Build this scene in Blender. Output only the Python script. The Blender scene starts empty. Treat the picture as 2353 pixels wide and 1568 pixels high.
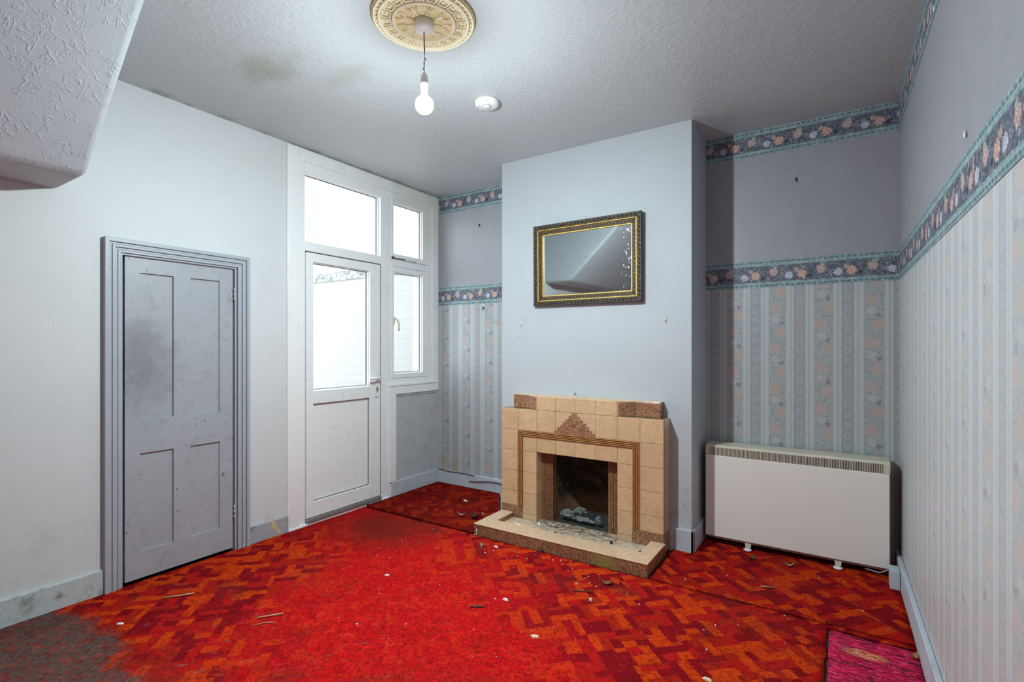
import bpy, bmesh, math, random
from mathutils import Vector, Matrix, noise
random.seed(7)
PI = math.pi
C = bpy.context.scene.collection
# room (metres): X along the chimney wall, Y towards it, camera above the origin
XL, XR, YB, YF, XA, XB, ZC = -3.2605, 0.2881, 3.7019, 3.2973, -2.2333, -0.7874, 2.7367
YR = -1.5
WT = 0.12

# ------------------------------------------------------------------ objects
def tag(o, label, cat=None, group=None, kind=None):
    o['label'] = label
    if cat: o['category'] = cat
    if group: o['group'] = group
    if kind: o['kind'] = kind
    return o

def thing(name, label, cat, loc=(0, 0, 0), group=None, kind=None):
    o = bpy.data.objects.new(name, None)
    o.empty_display_size = 0.05
    C.objects.link(o)
    o.location = loc
    return tag(o, label, cat, group, kind)

class MB:
    def __init__(s): s.bm = bmesh.new(); s.mi = 0
    def _face(s, vs):
        try:
            f = s.bm.faces.new(vs); f.material_index = s.mi; return f
        except ValueError: return None
    def box(s, x0, x1, y0, y1, z0, z1, bevel=0.0, seg=2):
        x0, x1 = sorted((x0, x1)); y0, y1 = sorted((y0, y1)); z0, z1 = sorted((z0, z1))
        v = [s.bm.verts.new(p) for p in ((x0,y0,z0),(x1,y0,z0),(x1,y1,z0),(x0,y1,z0),(x0,y0,z1),(x1,y0,z1),(x1,y1,z1),(x0,y1,z1))]
        fs = [s._face([v[i] for i in q]) for q in ((0,3,2,1),(4,5,6,7),(0,1,5,4),(1,2,6,5),(2,3,7,6),(3,0,4,7))]
        if bevel:
            es = {e for f in fs for e in f.edges}
            r = bmesh.ops.bevel(s.bm, geom=list(es), offset=bevel, segments=seg, affect='EDGES', profile=0.5)
            for f in r['faces']: f.material_index = s.mi
        return s
    def prism(s, pts, axis, a, b, bevel=0.0, seg=2, smooth=False):
        """pts: 2D outline; axis 'x','y','z' is the extrusion axis; remaining axes in order."""
        def P(p, t):
            return {'x': (t, p[0], p[1]), 'y': (p[0], t, p[1]), 'z': (p[0], p[1], t)}[axis]
        A = [s.bm.verts.new(P(p, a)) for p in pts]; B = [s.bm.verts.new(P(p, b)) for p in pts]
        n = len(pts); fs = [s._face(A), s._face(B)]
        for i in range(n): fs.append(s._face([A[i], A[(i+1) % n], B[(i+1) % n], B[i]]))
        bmesh.ops.recalc_face_normals(s.bm, faces=[f for f in fs if f])
        if bevel:
            es = {e for f in fs for e in f.edges}
            r = bmesh.ops.bevel(s.bm, geom=list(es), offset=bevel, segments=seg, affect='EDGES', profile=0.5)
            for f in r['faces']: f.material_index = s.mi; f.smooth = smooth
        return s
    def tube(s, pts, r, n=8, caps=True):
        pts = [Vector(p) for p in pts]; rings = []
        rr = r if isinstance(r, (list, tuple)) else [r] * len(pts)
        up = Vector((0, 0, 1))
        for i, p in enumerate(pts):
            d = (pts[min(i+1, len(pts)-1)] - pts[max(i-1, 0)]).normalized()
            a = d.cross(up)
            if a.length < 1e-4: a = d.cross(Vector((1, 0, 0)))
            a.normalize(); b = d.cross(a).normalized()
            rings.append([s.bm.verts.new(p + (a*math.cos(2*PI*k/n) + b*math.sin(2*PI*k/n))*rr[i]) for k in range(n)])
        for i in range(len(rings)-1):
            for k in range(n):
                f = s._face([rings[i][k], rings[i][(k+1) % n], rings[i+1][(k+1) % n], rings[i+1][k]])
                if f: f.smooth = True
        if caps: s._face(rings[0][::-1]); s._face(rings[-1])
        return s
    def lathe(s, prof, c, n=32, smooth=True):
        """prof: (r, z) list, around vertical axis at c"""
        rings = []
        for r, z in prof:
            if r < 1e-5: rings.append([s.bm.verts.new((c[0], c[1], c[2]+z))])
            else: rings.append([s.bm.verts.new((c[0]+r*math.cos(2*PI*k/n), c[1]+r*math.sin(2*PI*k/n), c[2]+z)) for k in range(n)])
        fs = []
        for i in range(len(rings)-1):
            A, B = rings[i], rings[i+1]
            for k in range(n):
                k2 = (k+1) % n
                if len(A) == 1 and len(B) == 1: continue
                if len(A) == 1: f = s._face([A[0], B[k2], B[k]])
                elif len(B) == 1: f = s._face([A[k], A[k2], B[0]])
                else: f = s._face([A[k], A[k2], B[k2], B[k]])
                if f: f.smooth = smooth; fs.append(f)
        bmesh.ops.recalc_face_normals(s.bm, faces=fs)
        return s
    def blob(s, c, r, u=10, v=6, rot=None, nz=0.0, seed=0):
        m = bmesh.new(); bmesh.ops.create_uvsphere(m, u_segments=u, v_segments=v, radius=1)
        R = rot or Matrix.Identity(3); vm = {}
        for q in m.verts:
            k = 1 + (nz * noise.noise(q.co*1.7 + Vector((seed, seed*2.3, 0))) if nz else 0)
            p = R @ Vector((q.co.x*r[0]*k, q.co.y*r[1]*k, q.co.z*r[2]*k))
            vm[q] = s.bm.verts.new(p + Vector(c))
        for f in m.faces:
            g = s._face([vm[q] for q in f.verts])
            if g: g.smooth = True
        m.free(); return s
    def build(s, name, mats, parent=None, loc=(0, 0, 0), label=None, fixn=True):
        if fixn: bmesh.ops.recalc_face_normals(s.bm, faces=s.bm.faces)
        me = bpy.data.meshes.new(name); s.bm.to_mesh(me); s.bm.free()
        for m in (mats if isinstance(mats, (list, tuple)) else [mats]): me.materials.append(m)
        o = bpy.data.objects.new(name, me); C.objects.link(o); o.location = loc
        if parent:
            o.parent = parent
            if not parent.parent: o.location = Vector(loc) - parent.location
        if label: o['label'] = label
        return o

# ------------------------------------------------------------------ material expressions
def lin(r, g, b):
    f = lambda c: (c/255/12.92) if c/255 <= .04045 else ((c/255+.055)/1.055)**2.4
    return (f(r), f(g), f(b))

class S:
    def __init__(s, t, k): s.t, s.k = t, k
    def __add__(s, o): return s.t.m('ADD', s, o)
    __radd__ = __add__
    def __sub__(s, o): return s.t.m('SUBTRACT', s, o)
    def __rsub__(s, o): return s.t.m('SUBTRACT', o, s)
    def __mul__(s, o): return s.t.m('MULTIPLY', s, o)
    __rmul__ = __mul__
    def __truediv__(s, o): return s.t.m('DIVIDE', s, o)
    def __gt__(s, o): return s.t.m('GREATER_THAN', s, o)
    def __lt__(s, o): return s.t.m('LESS_THAN', s, o)
    def abs(s): return s.t.m('ABSOLUTE', s)
    def fract(s): return s.t.m('FRACT', s)
    def floor(s): return s.t.m('FLOOR', s)
    def sin(s): return s.t.m('SINE', s)
    def sqrt(s): return s.t.m('SQRT', s)
    def mod(s, o): return s.t.m('FLOORED_MODULO', s, o)
    def mx(s, o): return s.t.m('MAXIMUM', s, o)
    def mn(s, o): return s.t.m('MINIMUM', s, o)
    def step(s, a, b):
        """smooth 0..1 between a and b"""
        n = s.t.node('ShaderNodeMapRange'); n.interpolation_type = 'SMOOTHSTEP'
        s.t.put(n.inputs[0], s)
        rev = a > b
        n.inputs[1].default_value = min(a, b); n.inputs[2].default_value = max(a, b)
        n.inputs[3].default_value = 1.0 if rev else 0.0; n.inputs[4].default_value = 0.0 if rev else 1.0
        return S(s.t, n.outputs[0])
    def within(s, a, b, e=0.0015): return s.step(a-e, a+e) * s.step(b+e, b-e)

class T:
    def __init__(s, name):
        s.mat = bpy.data.materials.new(name); s.mat.use_nodes = True
        s.nt = s.mat.node_tree; s.nt.nodes.clear()
        s.out = s.node('ShaderNodeOutputMaterial'); s._c = None
    def node(s, k): return s.nt.nodes.new(k)
    def put(s, inp, v):
        if isinstance(v, S): s.nt.links.new(v.k, inp)
        elif isinstance(v, tuple): inp.default_value = v if len(v) == len(inp.default_value) else (*v, 1.0)
        else: inp.default_value = v
    def m(s, op, *a):
        n = s.node('ShaderNodeMath'); n.operation = op
        for i, v in enumerate(a): s.put(n.inputs[i], v)
        return S(s, n.outputs[0])
    def mix(s, f, a, b, blend='MIX'):
        n = s.node('ShaderNodeMix'); n.data_type = 'RGBA'; n.blend_type = blend
        s.put(n.inputs[0], f); s.put(n.inputs[6], a); s.put(n.inputs[7], b)
        return S(s, n.outputs[2])
    def xyz(s):
        if not s._c:
            t = s.node('ShaderNodeTexCoord'); q = s.node('ShaderNodeSeparateXYZ')
            s.nt.links.new(t.outputs['Object'], q.inputs[0])
            s._c = tuple(S(s, q.outputs[i]) for i in range(3)); s.obj = S(s, t.outputs['Object'])
        return s._c
    def vec(s, x, y=0.0, z=0.0):
        n = s.node('ShaderNodeCombineXYZ')
        for i, v in enumerate((x, y, z)): s.put(n.inputs[i], v)
        return S(s, n.outputs[0])
    def noise(s, scale, detail=3, rough=.55, v=None, dist=0.0):
        if v is None: s.xyz(); v = s.obj
        n = s.node('ShaderNodeTexNoise'); s.put(n.inputs['Vector'], v)
        n.inputs['Scale'].default_value = scale; n.inputs['Detail'].default_value = detail
        n.inputs['Roughness'].default_value = rough; n.inputs['Distortion'].default_value = dist
        return S(s, n.outputs[0])
    def voro(s, scale, v=None, feat='F1', out='Distance', rnd=1.0):
        if v is None: s.xyz(); v = s.obj
        n = s.node('ShaderNodeTexVoronoi'); n.feature = feat; s.put(n.inputs['Vector'], v)
        n.inputs['Scale'].default_value = scale; n.inputs['Randomness'].default_value = rnd
        return S(s, n.outputs[out])
    def white(s, v):
        n = s.node('ShaderNodeTexWhiteNoise'); s.put(n.inputs['Vector'], v)
        return S(s, n.outputs['Value'])
    def bump(s, h, strength=.3, dist=.01):
        n = s.node('ShaderNodeBump'); n.inputs['Strength'].default_value = strength
        n.inputs['Distance'].default_value = dist; s.put(n.inputs['Height'], h)
        return S(s, n.outputs[0])
    def pbr(s, col, rough=.6, metal=0.0, normal=None, spec=.5, **kw):
        p = s.node('ShaderNodeBsdfPrincipled')
        s.put(p.inputs['Base Color'], col); s.put(p.inputs['Roughness'], rough); s.put(p.inputs['Metallic'], metal)
        p.inputs['Specular IOR Level'].default_value = spec
        for k, v in kw.items(): s.put(p.inputs[k], v)
        if normal: s.put(p.inputs['Normal'], normal)
        s.nt.links.new(p.outputs[0], s.out.inputs[0]); return s.mat

def plain(name, col, rough=.5, metal=0.0, var=.08, scale=12, spec=.5, bump=0.0, bscale=200):
    t = T(name)
    n = t.noise(scale, 4)
    c = t.mix(n, tuple(max(0, k*(1-var*2)) for k in col), tuple(min(1, k*(1+var)) for k in col))
    return t.pbr(c, rough, metal, t.bump(t.noise(bscale, 2), bump, .002) if bump else None, spec)

def grubby(name, col, dirt, amount=.5, rough=.45, scale=6, bump=.15, speck=0.3):
    """painted surface with grime patches and dark knocks"""
    t = T(name)
    n = t.noise(scale, 6, .65).step(.48, .75) * amount
    c = t.mix(n, col, dirt)
    d = t.noise(38, 3, .6).step(.66, .72) * speck
    c = t.mix(d, c, tuple(k*.35 for k in dirt))
    c = t.mix(t.noise(300, 2) * .12, c, tuple(k*.6 for k in col))
    return t.pbr(c, rough, 0.0, t.bump(t.noise(90, 4), bump, .004))

# walls
def mat_white_wall():
    t = T('white_wall_paint'); x, y, z = t.xyz()
    c = t.mix(t.noise(3, 4).step(.4, .8) * .5, (.61, .63, .635), (.565, .58, .575))
    sp = t.noise(60, 2, .5).step(.74, .78) * .35
    c = t.mix(sp, c, (.42, .36, .3))
    low = z.step(.6, .1) * t.noise(9, 5).step(.5, .7)
    c = t.mix(low * .5, c, (.52, .47, .42))
    return t.pbr(c, .55, 0, t.bump(t.noise(25, 5) + t.noise(160, 2) * .3, .22, .006))
def mat_breast():
    t = T('pale_blue_emulsion'); x, y, z = t.xyz()
    c = t.mix(t.noise(4, 4), (.425, .455, .49), (.475, .50, .53))
    st = t.noise(11, 5, .6).step(.6, .74) * t.m('ADD', x, 2.08).abs().step(.22, .05) * z.within(1.25, 1.5, .08)
    c = t.mix(st * .7, c, (.24, .25, .24))
    lo = z.step(.75, .1) * t.noise(14, 5).step(.52, .66)
    c = t.mix(lo * .5, c, (.3, .31, .32))
    c = t.mix(t.noise(240, 2).step(.5, .8) * .18, c, (.36, .38, .43))
    return t.pbr(c, .6, 0, t.bump(t.noise(40, 4) + t.noise(300, 2) * .5, .25, .004))
def mat_ceiling():
    t = T('artex_ceiling_paint'); x, y, z = t.xyz()
    c = t.mix(t.noise(2.5, 4), (.475, .515, .53), (.525, .56, .575))
    dx, dy = (x + 2.50) * 2.6, (y - 1.50) * 4.5
    d = (dx*dx + dy*dy).sqrt() + (t.noise(7, 4) - .5) * .9
    c = t.mix(d.step(.75, .1) * .55, c, (.30, .31, .22))
    dx, dy = (x + 2.2) * 3, (y - 1.78) * 7
    d = (dx*dx + dy*dy).sqrt() + (t.noise(9, 4) - .5) * 1.2
    c = t.mix(d.step(.7, .1) * .35, c, (.34, .34, .27))
    e = (x + 3.26).step(.10, .0) * t.noise(8, 5).step(.45, .65)
    c = t.mix(e * .7, c, (.20, .22, .20))
    h = t.noise(26, 5, .6, dist=1.2).step(.42, .62) + t.noise(140, 3) * .3
    return t.pbr(c, .38, 0, t.bump(h, .28, .005), spec=.45)
def mat_bulkhead():
    t = T('swirled_artex_paint'); x, y, z = t.xyz()
    c = t.mix(t.noise(4, 4), (.44, .485, .515), (.50, .54, .57))
    h = (t.noise(15, 2, .5, t.vec(x, y * 1.3, z), dist=.9) - .5).abs().step(.045, .0) * t.noise(11, 2, .5, t.vec(y, z, x)).step(.46, .56)
    h2 = (t.noise(24, 2, .5, t.vec(y, x, z), dist=.6) - .5).abs().step(.05, .0) * t.noise(13, 2, .5, t.vec(z, x, y)).step(.50, .58)
    return t.pbr(c, .5, 0, t.bump(h + h2 * .7 + t.noise(60, 4) * .4, .38, .006))

def wallpaper(name, axis):
    """striped floral paper below a dado border, plain ragged paper above; axis = horizontal coordinate"""
    t = T(name); x, y, z = t.xyz()
    u = x if axis == 'x' else y
    off = .394 if axis == 'x' else .12
    P = .2565
    k = ((u + off) / P).floor(); s = ((u + off) / P).fract() * P          # 0..P within a repeat
    q = (z / .263 + k * .43).fract()                                    # 0..1 vertical repeat
    n1 = t.noise(70, 3, .6); n2 = t.noise(160, 3, .6); n3 = t.noise(35, 3)
    LIGHT, BASE = (.56, .59, .585), (.37, .40, .415)
    # light ground with dashed lines
    c = t.mix(n3, (.50, .53, .53), (.60, .62, .61))
    dash = s.within(.1205, .1335, .001).mx(s.within(.2225, .2345, .001))
    dz = (z / .0062).fract().within(.2, .8, .08) * .45 + .45
    c = t.mix(dash * dz * (.30 + n1 * .5), c, (.34, .37, .39))
    # lace band
    lb = s.within(.146, .208, .001)
    lace = t.m('ADD', ((z / .0655).fract() - .5).abs() * 2, 0.0)
    lx = ((s - .177) / .031).abs()
    ring = ((lace*lace + lx*lx).sqrt() * 7.0 + n1 * 9).sin().step(-.2, .7)
    lc = t.mix(ring * (.4 + n2 * .6), (.385, .385, .41), (.485, .485, .50))
    lc = t.mix(t.noise(8, 2).step(.45, .65) * .35, lc, (.46, .40, .41))
    c = t.mix(lb, c, lc)
    ed = s.within(.1445, .1480, .0006).mx(s.within(.2062, .2090, .0006))
    c = t.mix(ed * .5, c, (.25, .21, .23))
    # flower band
    fb = s.within(0, .1025, .001)
    fc = t.mix(n1.step(.38, .62), (.355, .385, .405), (.46, .485, .49))
    lf = t.noise(48, 3, .6, t.vec(u, z, 3.1)).step(.54, .62)
    fc = t.mix(lf * .5, fc, (.35, .42, .37))
    pu = t.noise(40, 2, .5, t.vec(u, z, 9.7)).step(.60, .66)
    fc = t.mix(pu * .45, fc, (.34, .28, .32))
    for cx, cq, r, col, dk in ((.070, .30, .032, (.55, .45, .415), (.46, .345, .325)), (.034, .90, .032, (.55, .45, .415), (.46, .345, .325)),
                          (.058, .80, .014, (.56, .46, .41), (.5, .37, .35)),
                          (.040, .62, .022, (.58, .54, .53), (.40, .38, .40)), (.075, .52, .014, (.34, .28, .34), (.25, .2, .26))):
        a = (s - cx); b = ((q - cq + .5).fract() - .5) * .263
        w = n1 * .028 - .014 + (n3 - .5) * .016
        d = (a*a + b*b).sqrt() * (1 + (t.m('ARCTAN2', b, a) * 7.0).sin() * .09) + w
        petal = (d * 520.0 + n1 * 14.0 + t.m('ARCTAN2', b, a) * 3.0).sin().step(-.3, .9) * .75
        fc = t.mix(d.step(r + .002, r - .003), fc, t.mix(petal, col, dk))
    c = t.mix(fb, c, fc)
    # plain ragged paper above the border
    r1 = t.noise(9, 4, .6, t.vec(x, y, z * .35)); r2 = t.noise(28, 4, .65, t.vec(x * .5, y * .5, z))
    up = t.mix(r1, (.27, .275, .305), (.335, .335, .36))
    up = t.mix(r2.step(.45, .75) * .3, up, (.25, .25, .275))
    HI = z.step(1.77, 1.771)
    c = t.mix(.30, c, (.56, .59, .60)) if axis == 'y' else t.mix(1.0, c, (.80, .82, .83), 'MULTIPLY')  # same paper: side wall's light and alcoves' shade mixed into the colour
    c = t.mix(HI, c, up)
    # stains
    sn = t.noise(5, 5, .6).step(.62, .74)
    c = t.mix(sn * .3, c, (.38, .35, .25))
    if axis == 'x':
        for sx, sz, r in ((-2.57, 1.52, .045), (-3.13, 1.22, .04), (-3.05, .17, .09), (-3.2, .2, .06)):
            a, b = x - sx, z - sz
            c = t.mix(((a*a + b*b).sqrt() + (n3 - .5) * .06).step(r, r * .3) * .6, c, (.36, .29, .17))
    return t.pbr(c, .46, 0, t.bump(t.noise(220, 3), .12, .002), spec=.55)

def border(name, axis, zc, h, shift):
    """dark floral frieze with teal edges"""
    t = T(name); x, y, z = t.xyz()
    u = (x if axis == 'x' else y)
    v = (z - (zc - h/2)) / h
    P = .265
    s = ((u + shift) / P).fract() * P
    n1 = t.noise(70, 3, .6); n2 = t.noise(150, 3, .6); n3 = t.noise(32, 3)
    c = t.mix(n1.step(.42, .62), (.075, .08, .115), (.19, .20, .26))
    vv = t.vec(u + (n1 - .5) * .02, z * .8 + (n3 - .5) * .02, 0.0)
    cell = t.voro(75, vv, 'F1', 'Color'); rnd_ = t.white(cell)
    c = t.mix((rnd_ > .62) * .8, c, (.20, .19, .27)); c = t.mix((rnd_ > .80) * .8, c, (.13, .22, .20)); c = t.mix((rnd_ > .93) * .8, c, (.36, .34, .42))
    c = t.mix(t.voro(75, vv, 'DISTANCE_TO_EDGE').step(.16, .04) * .7, c, (.055, .06, .085))
    g = t.noise(46, 3, .6, t.vec(u, z, 5.0)).step(.56, .62)
    c = t.mix(g * .75, c, (.17, .26, .22))
    g = t.noise(55, 3, .6, t.vec(u, z, 8.0)).step(.62, .66)
    c = t.mix(g * .7, c, (.34, .31, .40))
    for cx, cv, r, col, dk in ((.06, .43, .026, (.64, .45, .385), (.36, .17, .15)), (.03, .60, .014, (.54, .38, .33), (.3, .16, .15)),
                            (.165, .55, .025, (.56, .42, .385), (.34, .18, .18)), (.255, .40, .022, (.56, .57, .66), (.28, .28, .38)),
                            (.175, .70, .013, (.42, .46, .36), (.2, .26, .2)), (.215, .45, .013, (.26, .26, .36), (.1, .1, .16)),
                            (.105, .35, .012, (.04, .04, .07), (.03, .03, .05))):
        a = ((s - cx) / P + .5).fract() * P - P/2; b = (v - cv) * h
        d = (a*a + b*b).sqrt() * (1 + (t.m('ARCTAN2', b, a) * 7.0).sin() * .10) + (n1 - .5) * .022 + (n3 - .5) * .014
        petal = (d * 560.0 + n1 * 8.0 + t.m('ARCTAN2', b, a) * 3.0).sin().step(-.2, .7)
        c = t.mix(d.step(r + .002, r - .003), c, t.mix(petal, col, dk))
    wob = (t.noise(22, 2) - .5) * .07
    teal = t.mix(n3.step(.4, .65), (.17, .28, .30), (.30, .40, .405))
    eb = (v + wob).step(.21, .18).mx((v + wob).step(.78, .81))
    c = t.mix(eb, c, teal)
    dsh = ((u / .030).fract().within(.18, .8, .06)) * (v.within(.045, .10, .012).mx(v.within(.90, .955, .012)))
    c = t.mix(dsh * .8, c, (.08, .10, .14))
    c = t.mix(v.within(.115, .135, .006).mx(v.within(.865, .885, .006)) * .6, c, (.36, .44, .45))
    return t.pbr(c, .55, 0, None, spec=.4)

def carpet(name, worn=True, dark=0.0, seed=0.0):
    t = T(name); x, y, z = t.xyz()
    wx = (t.noise(9, 2) - .5) * .024 + (t.noise(70, 3, .7) - .5) * .024; wy = (t.noise(9, 2, v=t.vec(y, x, 4.0)) - .5) * .024 + (t.noise(70, 3, .7, v=t.vec(y, x, 9.0)) - .5) * .024
    th = math.radians(44); ca, sa = math.cos(th), math.sin(th)
    p = (x + wx) * ca + (y + wy) * sa + seed; q = (y + wy) * ca - (x + wx) * sa + seed * .7
    B = .128
    bx, by = (p / B).floor(), (q / B).floor(); fx, fy = (p / B).fract(), (q / B).fract()
    par = (bx + by).mod(2.0)
    along = par * fx + (1 - par) * fy; across = par * fy + (1 - par) * fx
    w0 = t.white(t.vec(bx, by, 1.0 + seed))
    edge1 = .27 + w0 * .2; edge2 = .62 + w0 * .22
    si = (across > edge1) + (across > edge2)
    cut = t.white(t.vec(bx, by, si + 5.0)); sp = (cut > .45) * (along > (.38 + cut * .2))
    w = t.white(t.vec(bx * 3.0 + si, by * 5.0 + sp, 2.0 + seed))
    OR, MA, RE, RU = (.74, .066, .006), (.20, .004, .012), (.52, .012, .011), (.42, .022, .008)
    c = t.mix(w > .32, MA, OR); c = t.mix(w > .62, c, RE); c = t.mix(w > .84, c, RU)
    ln = (along.step(.06, .02).mx(across.step(.05, .02))) * (w0 > .5)
    c = t.mix(ln * .5, c, (.12, .006, .010))
    f1, f2 = t.noise(330, 3, .7), t.noise(85, 4, .7)
    c = t.mix(.12 + t.noise(5, 4, .7).step(.4, .7) * .30, c, (.46, .016, .012))
    c = t.mix(f2.step(.42, .72) * .42, c, (.20, .006, .008))
    c = t.mix(f1.step(.42, .75) * .38, c, (.06, .005, .004))
    if worn:
        # trodden path from the glazed door to the camera
        ax, ay, dx, dy = -2.75, 2.55, .76, -.65
        rx, ry = x - ax, y - ay
        s = rx * dx + ry * dy; d = (rx * dy - ry * dx).abs()
        nz = t.noise(3.2, 4, .6)
        wide = .34 + s.step(.2, 1.5) * .26
        mk = (d - wide + (nz - .5) * 1.1).step(.34, -.22)
        wc = t.mix(t.noise(26, 5, .75).step(.35, .68), (.70, .010, .013), (.46, .008, .010))
        wc = t.mix(t.noise(15, 5, .7, t.vec(x, y, 2.0)).step(.54, .66) * .6, wc, (.70, .045, .015))
        wc = t.mix(t.noise(95, 4, .75).step(.50, .64) * .7, wc, (.17, .004, .006))
        c = t.mix(mk * .86, c, wc)
        # brown dirt by the glazed door
        a, b = x + 2.75, y - 2.55
        dd = (a*a*1.4 + b*b*2.0).sqrt() + (t.noise(6, 5) - .5) * .55
        c = t.mix(dd.step(.75, .1) * .80, c, (.10, .018, .013))
        br = t.noise(2.6, 6, .7, t.vec(x, y, 6.0)).step(.55, .72)
        c = t.mix(br * .6, c, (.12, .026, .018))
        # bald grey backing
        a, b = (x + 2.80) * .95 + (y - .62) * .25, (y - .62) * 2.5
        dd = (a*a + b*b).sqrt() + (t.noise(5, 7, .75) - .5) * 1.25
        gm = dd.step(.90, .60)
        g = t.mix(t.noise(60, 5, .7), (.055, .047, .040), (.145, .125, .108))
        c = t.mix(gm * (.50 + t.noise(30, 5, .7).step(.35, .55) * .5), c, g)
        a, b = (x + 1.95), (y - .95)
        fall = (a*a + b*b * 2.2).sqrt().step(1.25, .1)
        st = t.noise(9, 6, .7, t.vec(x * .75 + y * .75, (y - x) * 2.2, 1.0)).step(.60, .66)
        c = t.mix(st * fall * .75, c, (.17, .165, .18))
    md = t.noise(42, 5, .78, t.vec(x, y, 17.0))
    c = t.mix(md.step(.46, .60) * .58, c, (.14, .007, .007))
    c = t.mix(t.noise(55, 4, .75, t.vec(x, y, 27.0)).step(.58, .70) * .45, c, (.74, .10, .05))
    c = t.mix(t.noise(1.7, 6, .7, t.vec(x, y, 40.0)).step(.5, .72) * .30, c, (.16, .03, .02))
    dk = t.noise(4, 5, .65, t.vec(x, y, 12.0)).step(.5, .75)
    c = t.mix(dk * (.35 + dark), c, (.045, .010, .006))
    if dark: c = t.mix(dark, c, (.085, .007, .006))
    c = t.mix(t.noise(21, 2, .5, t.vec(x, y, 33.0)).step(.72, .75) * .6, c, (.03, .012, .012))
    c = t.mix(t.noise(150, 1, .5, t.vec(x, y, 21.0)).step(.785, .80) * .8, c, (.62, .52, .48))
    h = f1 * .6 + f2 * .4
    return t.pbr(c, .95, 0, t.bump(h, .6, .006), spec=.0)

def mat_rug():
    t = T('magenta_woven_rug'); x, y, z = t.xyz()
    n = t.noise(14, 5, .7, t.vec(x * 1.0, y * 4.5, 0.0), dist=.8)
    c = t.mix(n.step(.38, .55), (.055, .014, .034), (.52, .014, .045))
    c = t.mix(t.noise(22, 4, .7, t.vec(x * 1.2, y * 4.0, 3.0), dist=1.0).step(.52, .58), c, (.78, .050, .17))
    c = t.mix(t.noise(26, 4, .7, t.vec(x * 1.0, y * 5.0, 6.0)).step(.60, .65) * .8, c, (.04, .035, .055))
    c = t.mix(t.noise(18, 4, .7, t.vec(x * .8, y * 5.5, 9.0)).step(.66, .69) * .8, c, (.72, .60, .55))
    a, b = (x - .085) * 1.1, (y - 2.60) * 2.6
    gl = ((a*a + b*b).sqrt()).step(.11, .05) * t.noise(40, 3, .6, t.vec(x * .5, y * 6, 1.0)).step(.48, .55)
    c = t.mix(gl, c, (.68, .45, .16))
    return t.pbr(c, .95, 0, t.bump(t.noise(260, 3), .7, .006), spec=.0)

def mat_tile(name, a, b, grid=True):
    t = T(name); x, y, z = t.xyz()
    n = t.noise(34, 5, .65, dist=1.5); n2 = t.noise(6, 3)
    c = t.mix(n.step(.3, .7), a, b)
    c = t.mix(n2.step(.5, .75) * .35, c, tuple(k*.72 for k in a))
    h = t.noise(8, 2) * .2
    if grid:
        G = .15275
        gx = (x + 2.144) / G; gz = (z - .840) / G + 20
        cell = t.white(t.vec(gx.floor(), gz.floor(), 1.0))
        c = t.mix(cell * .28, c, tuple(k*.80 for k in a))
        e = gx.fract(); e = e.mn(1 - e); f = gz.fract(); f = f.mn(1 - f)
        side = y.step(3.172, 3.178)
        ln = (e + side).mn(f).step(.014, .006)
        c = t.mix(ln * .75, c, (.16, .09, .05)); h = h - ln * .6
    return t.pbr(c, .24, 0, t.bump(h, .25, .003), spec=.5)
def mat_brown_tile(name, k=1.0, rough=.3):
    t = T(name)
    n = t.noise(75, 4, .7, dist=.6)
    c = t.mix(n.step(.36, .64), (.155*k, .058*k, .028*k), (.42*k, .215*k, .12*k))
    c = t.mix(t.noise(10, 4).step(.5, .7) * .4, c, (.12*k, .055*k, .035*k))
    return t, c
def finish(tc, rough=.3, extra=None):
    t, c = tc
    return t.pbr(c, rough, 0, t.bump(t.noise(40, 3), .1, .002))

M = {}
M['white_wall'] = mat_white_wall(); M['breast'] = mat_breast(); M['ceiling'] = mat_ceiling(); M['bulk'] = mat_bulkhead()
M['paper_x'] = wallpaper('striped_floral_wallpaper_shaded', 'x'); M['paper_y'] = wallpaper('striped_floral_wallpaper_side_lit', 'y')
M['bd_mid_x'] = border('dado_frieze', 'x', 1.778, .176, .0); M['bd_top_x'] = border('ceiling_frieze', 'x', 2.651, .168, .13)
M['bd_mid_y'] = border('dado_frieze_side', 'y', 1.778, .176, .02); M['bd_top_y'] = border('ceiling_frieze_side', 'y', 2.651, .168, .07)
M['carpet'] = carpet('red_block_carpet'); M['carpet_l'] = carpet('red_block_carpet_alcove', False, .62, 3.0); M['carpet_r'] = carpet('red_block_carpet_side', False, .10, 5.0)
M['rug'] = mat_rug()
M['skirt'] = grubby('pale_blue_gloss_skirting', (.50, .54, .60), (.30, .31, .30), .45)
M['skirt_bad'] = grubby('flaking_skirting', (.50, .55, .555), (.17, .17, .10), 1.0, scale=14, bump=.5, speck=.6)
def mat_flaky():
    t = T('peeling_skirting'); x, y, z = t.xyz()
    c = t.mix(t.noise(8, 5), (.36, .39, .44), (.30, .33, .38))
    f = t.noise(32, 5, .65).step(.52, .56) * (y - 2.02).abs().step(.10, .02)
    c = t.mix(f, c, (.62, .47, .22))
    c = t.mix(t.noise(26, 3, .5, t.vec(x, y, z + 4)).step(.64, .68) * .8, c, (.12, .06, .04))
    return t.pbr(c, .5, 0, t.bump(f, .4, .003))
M['skirt_peel'] = mat_flaky()
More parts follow.
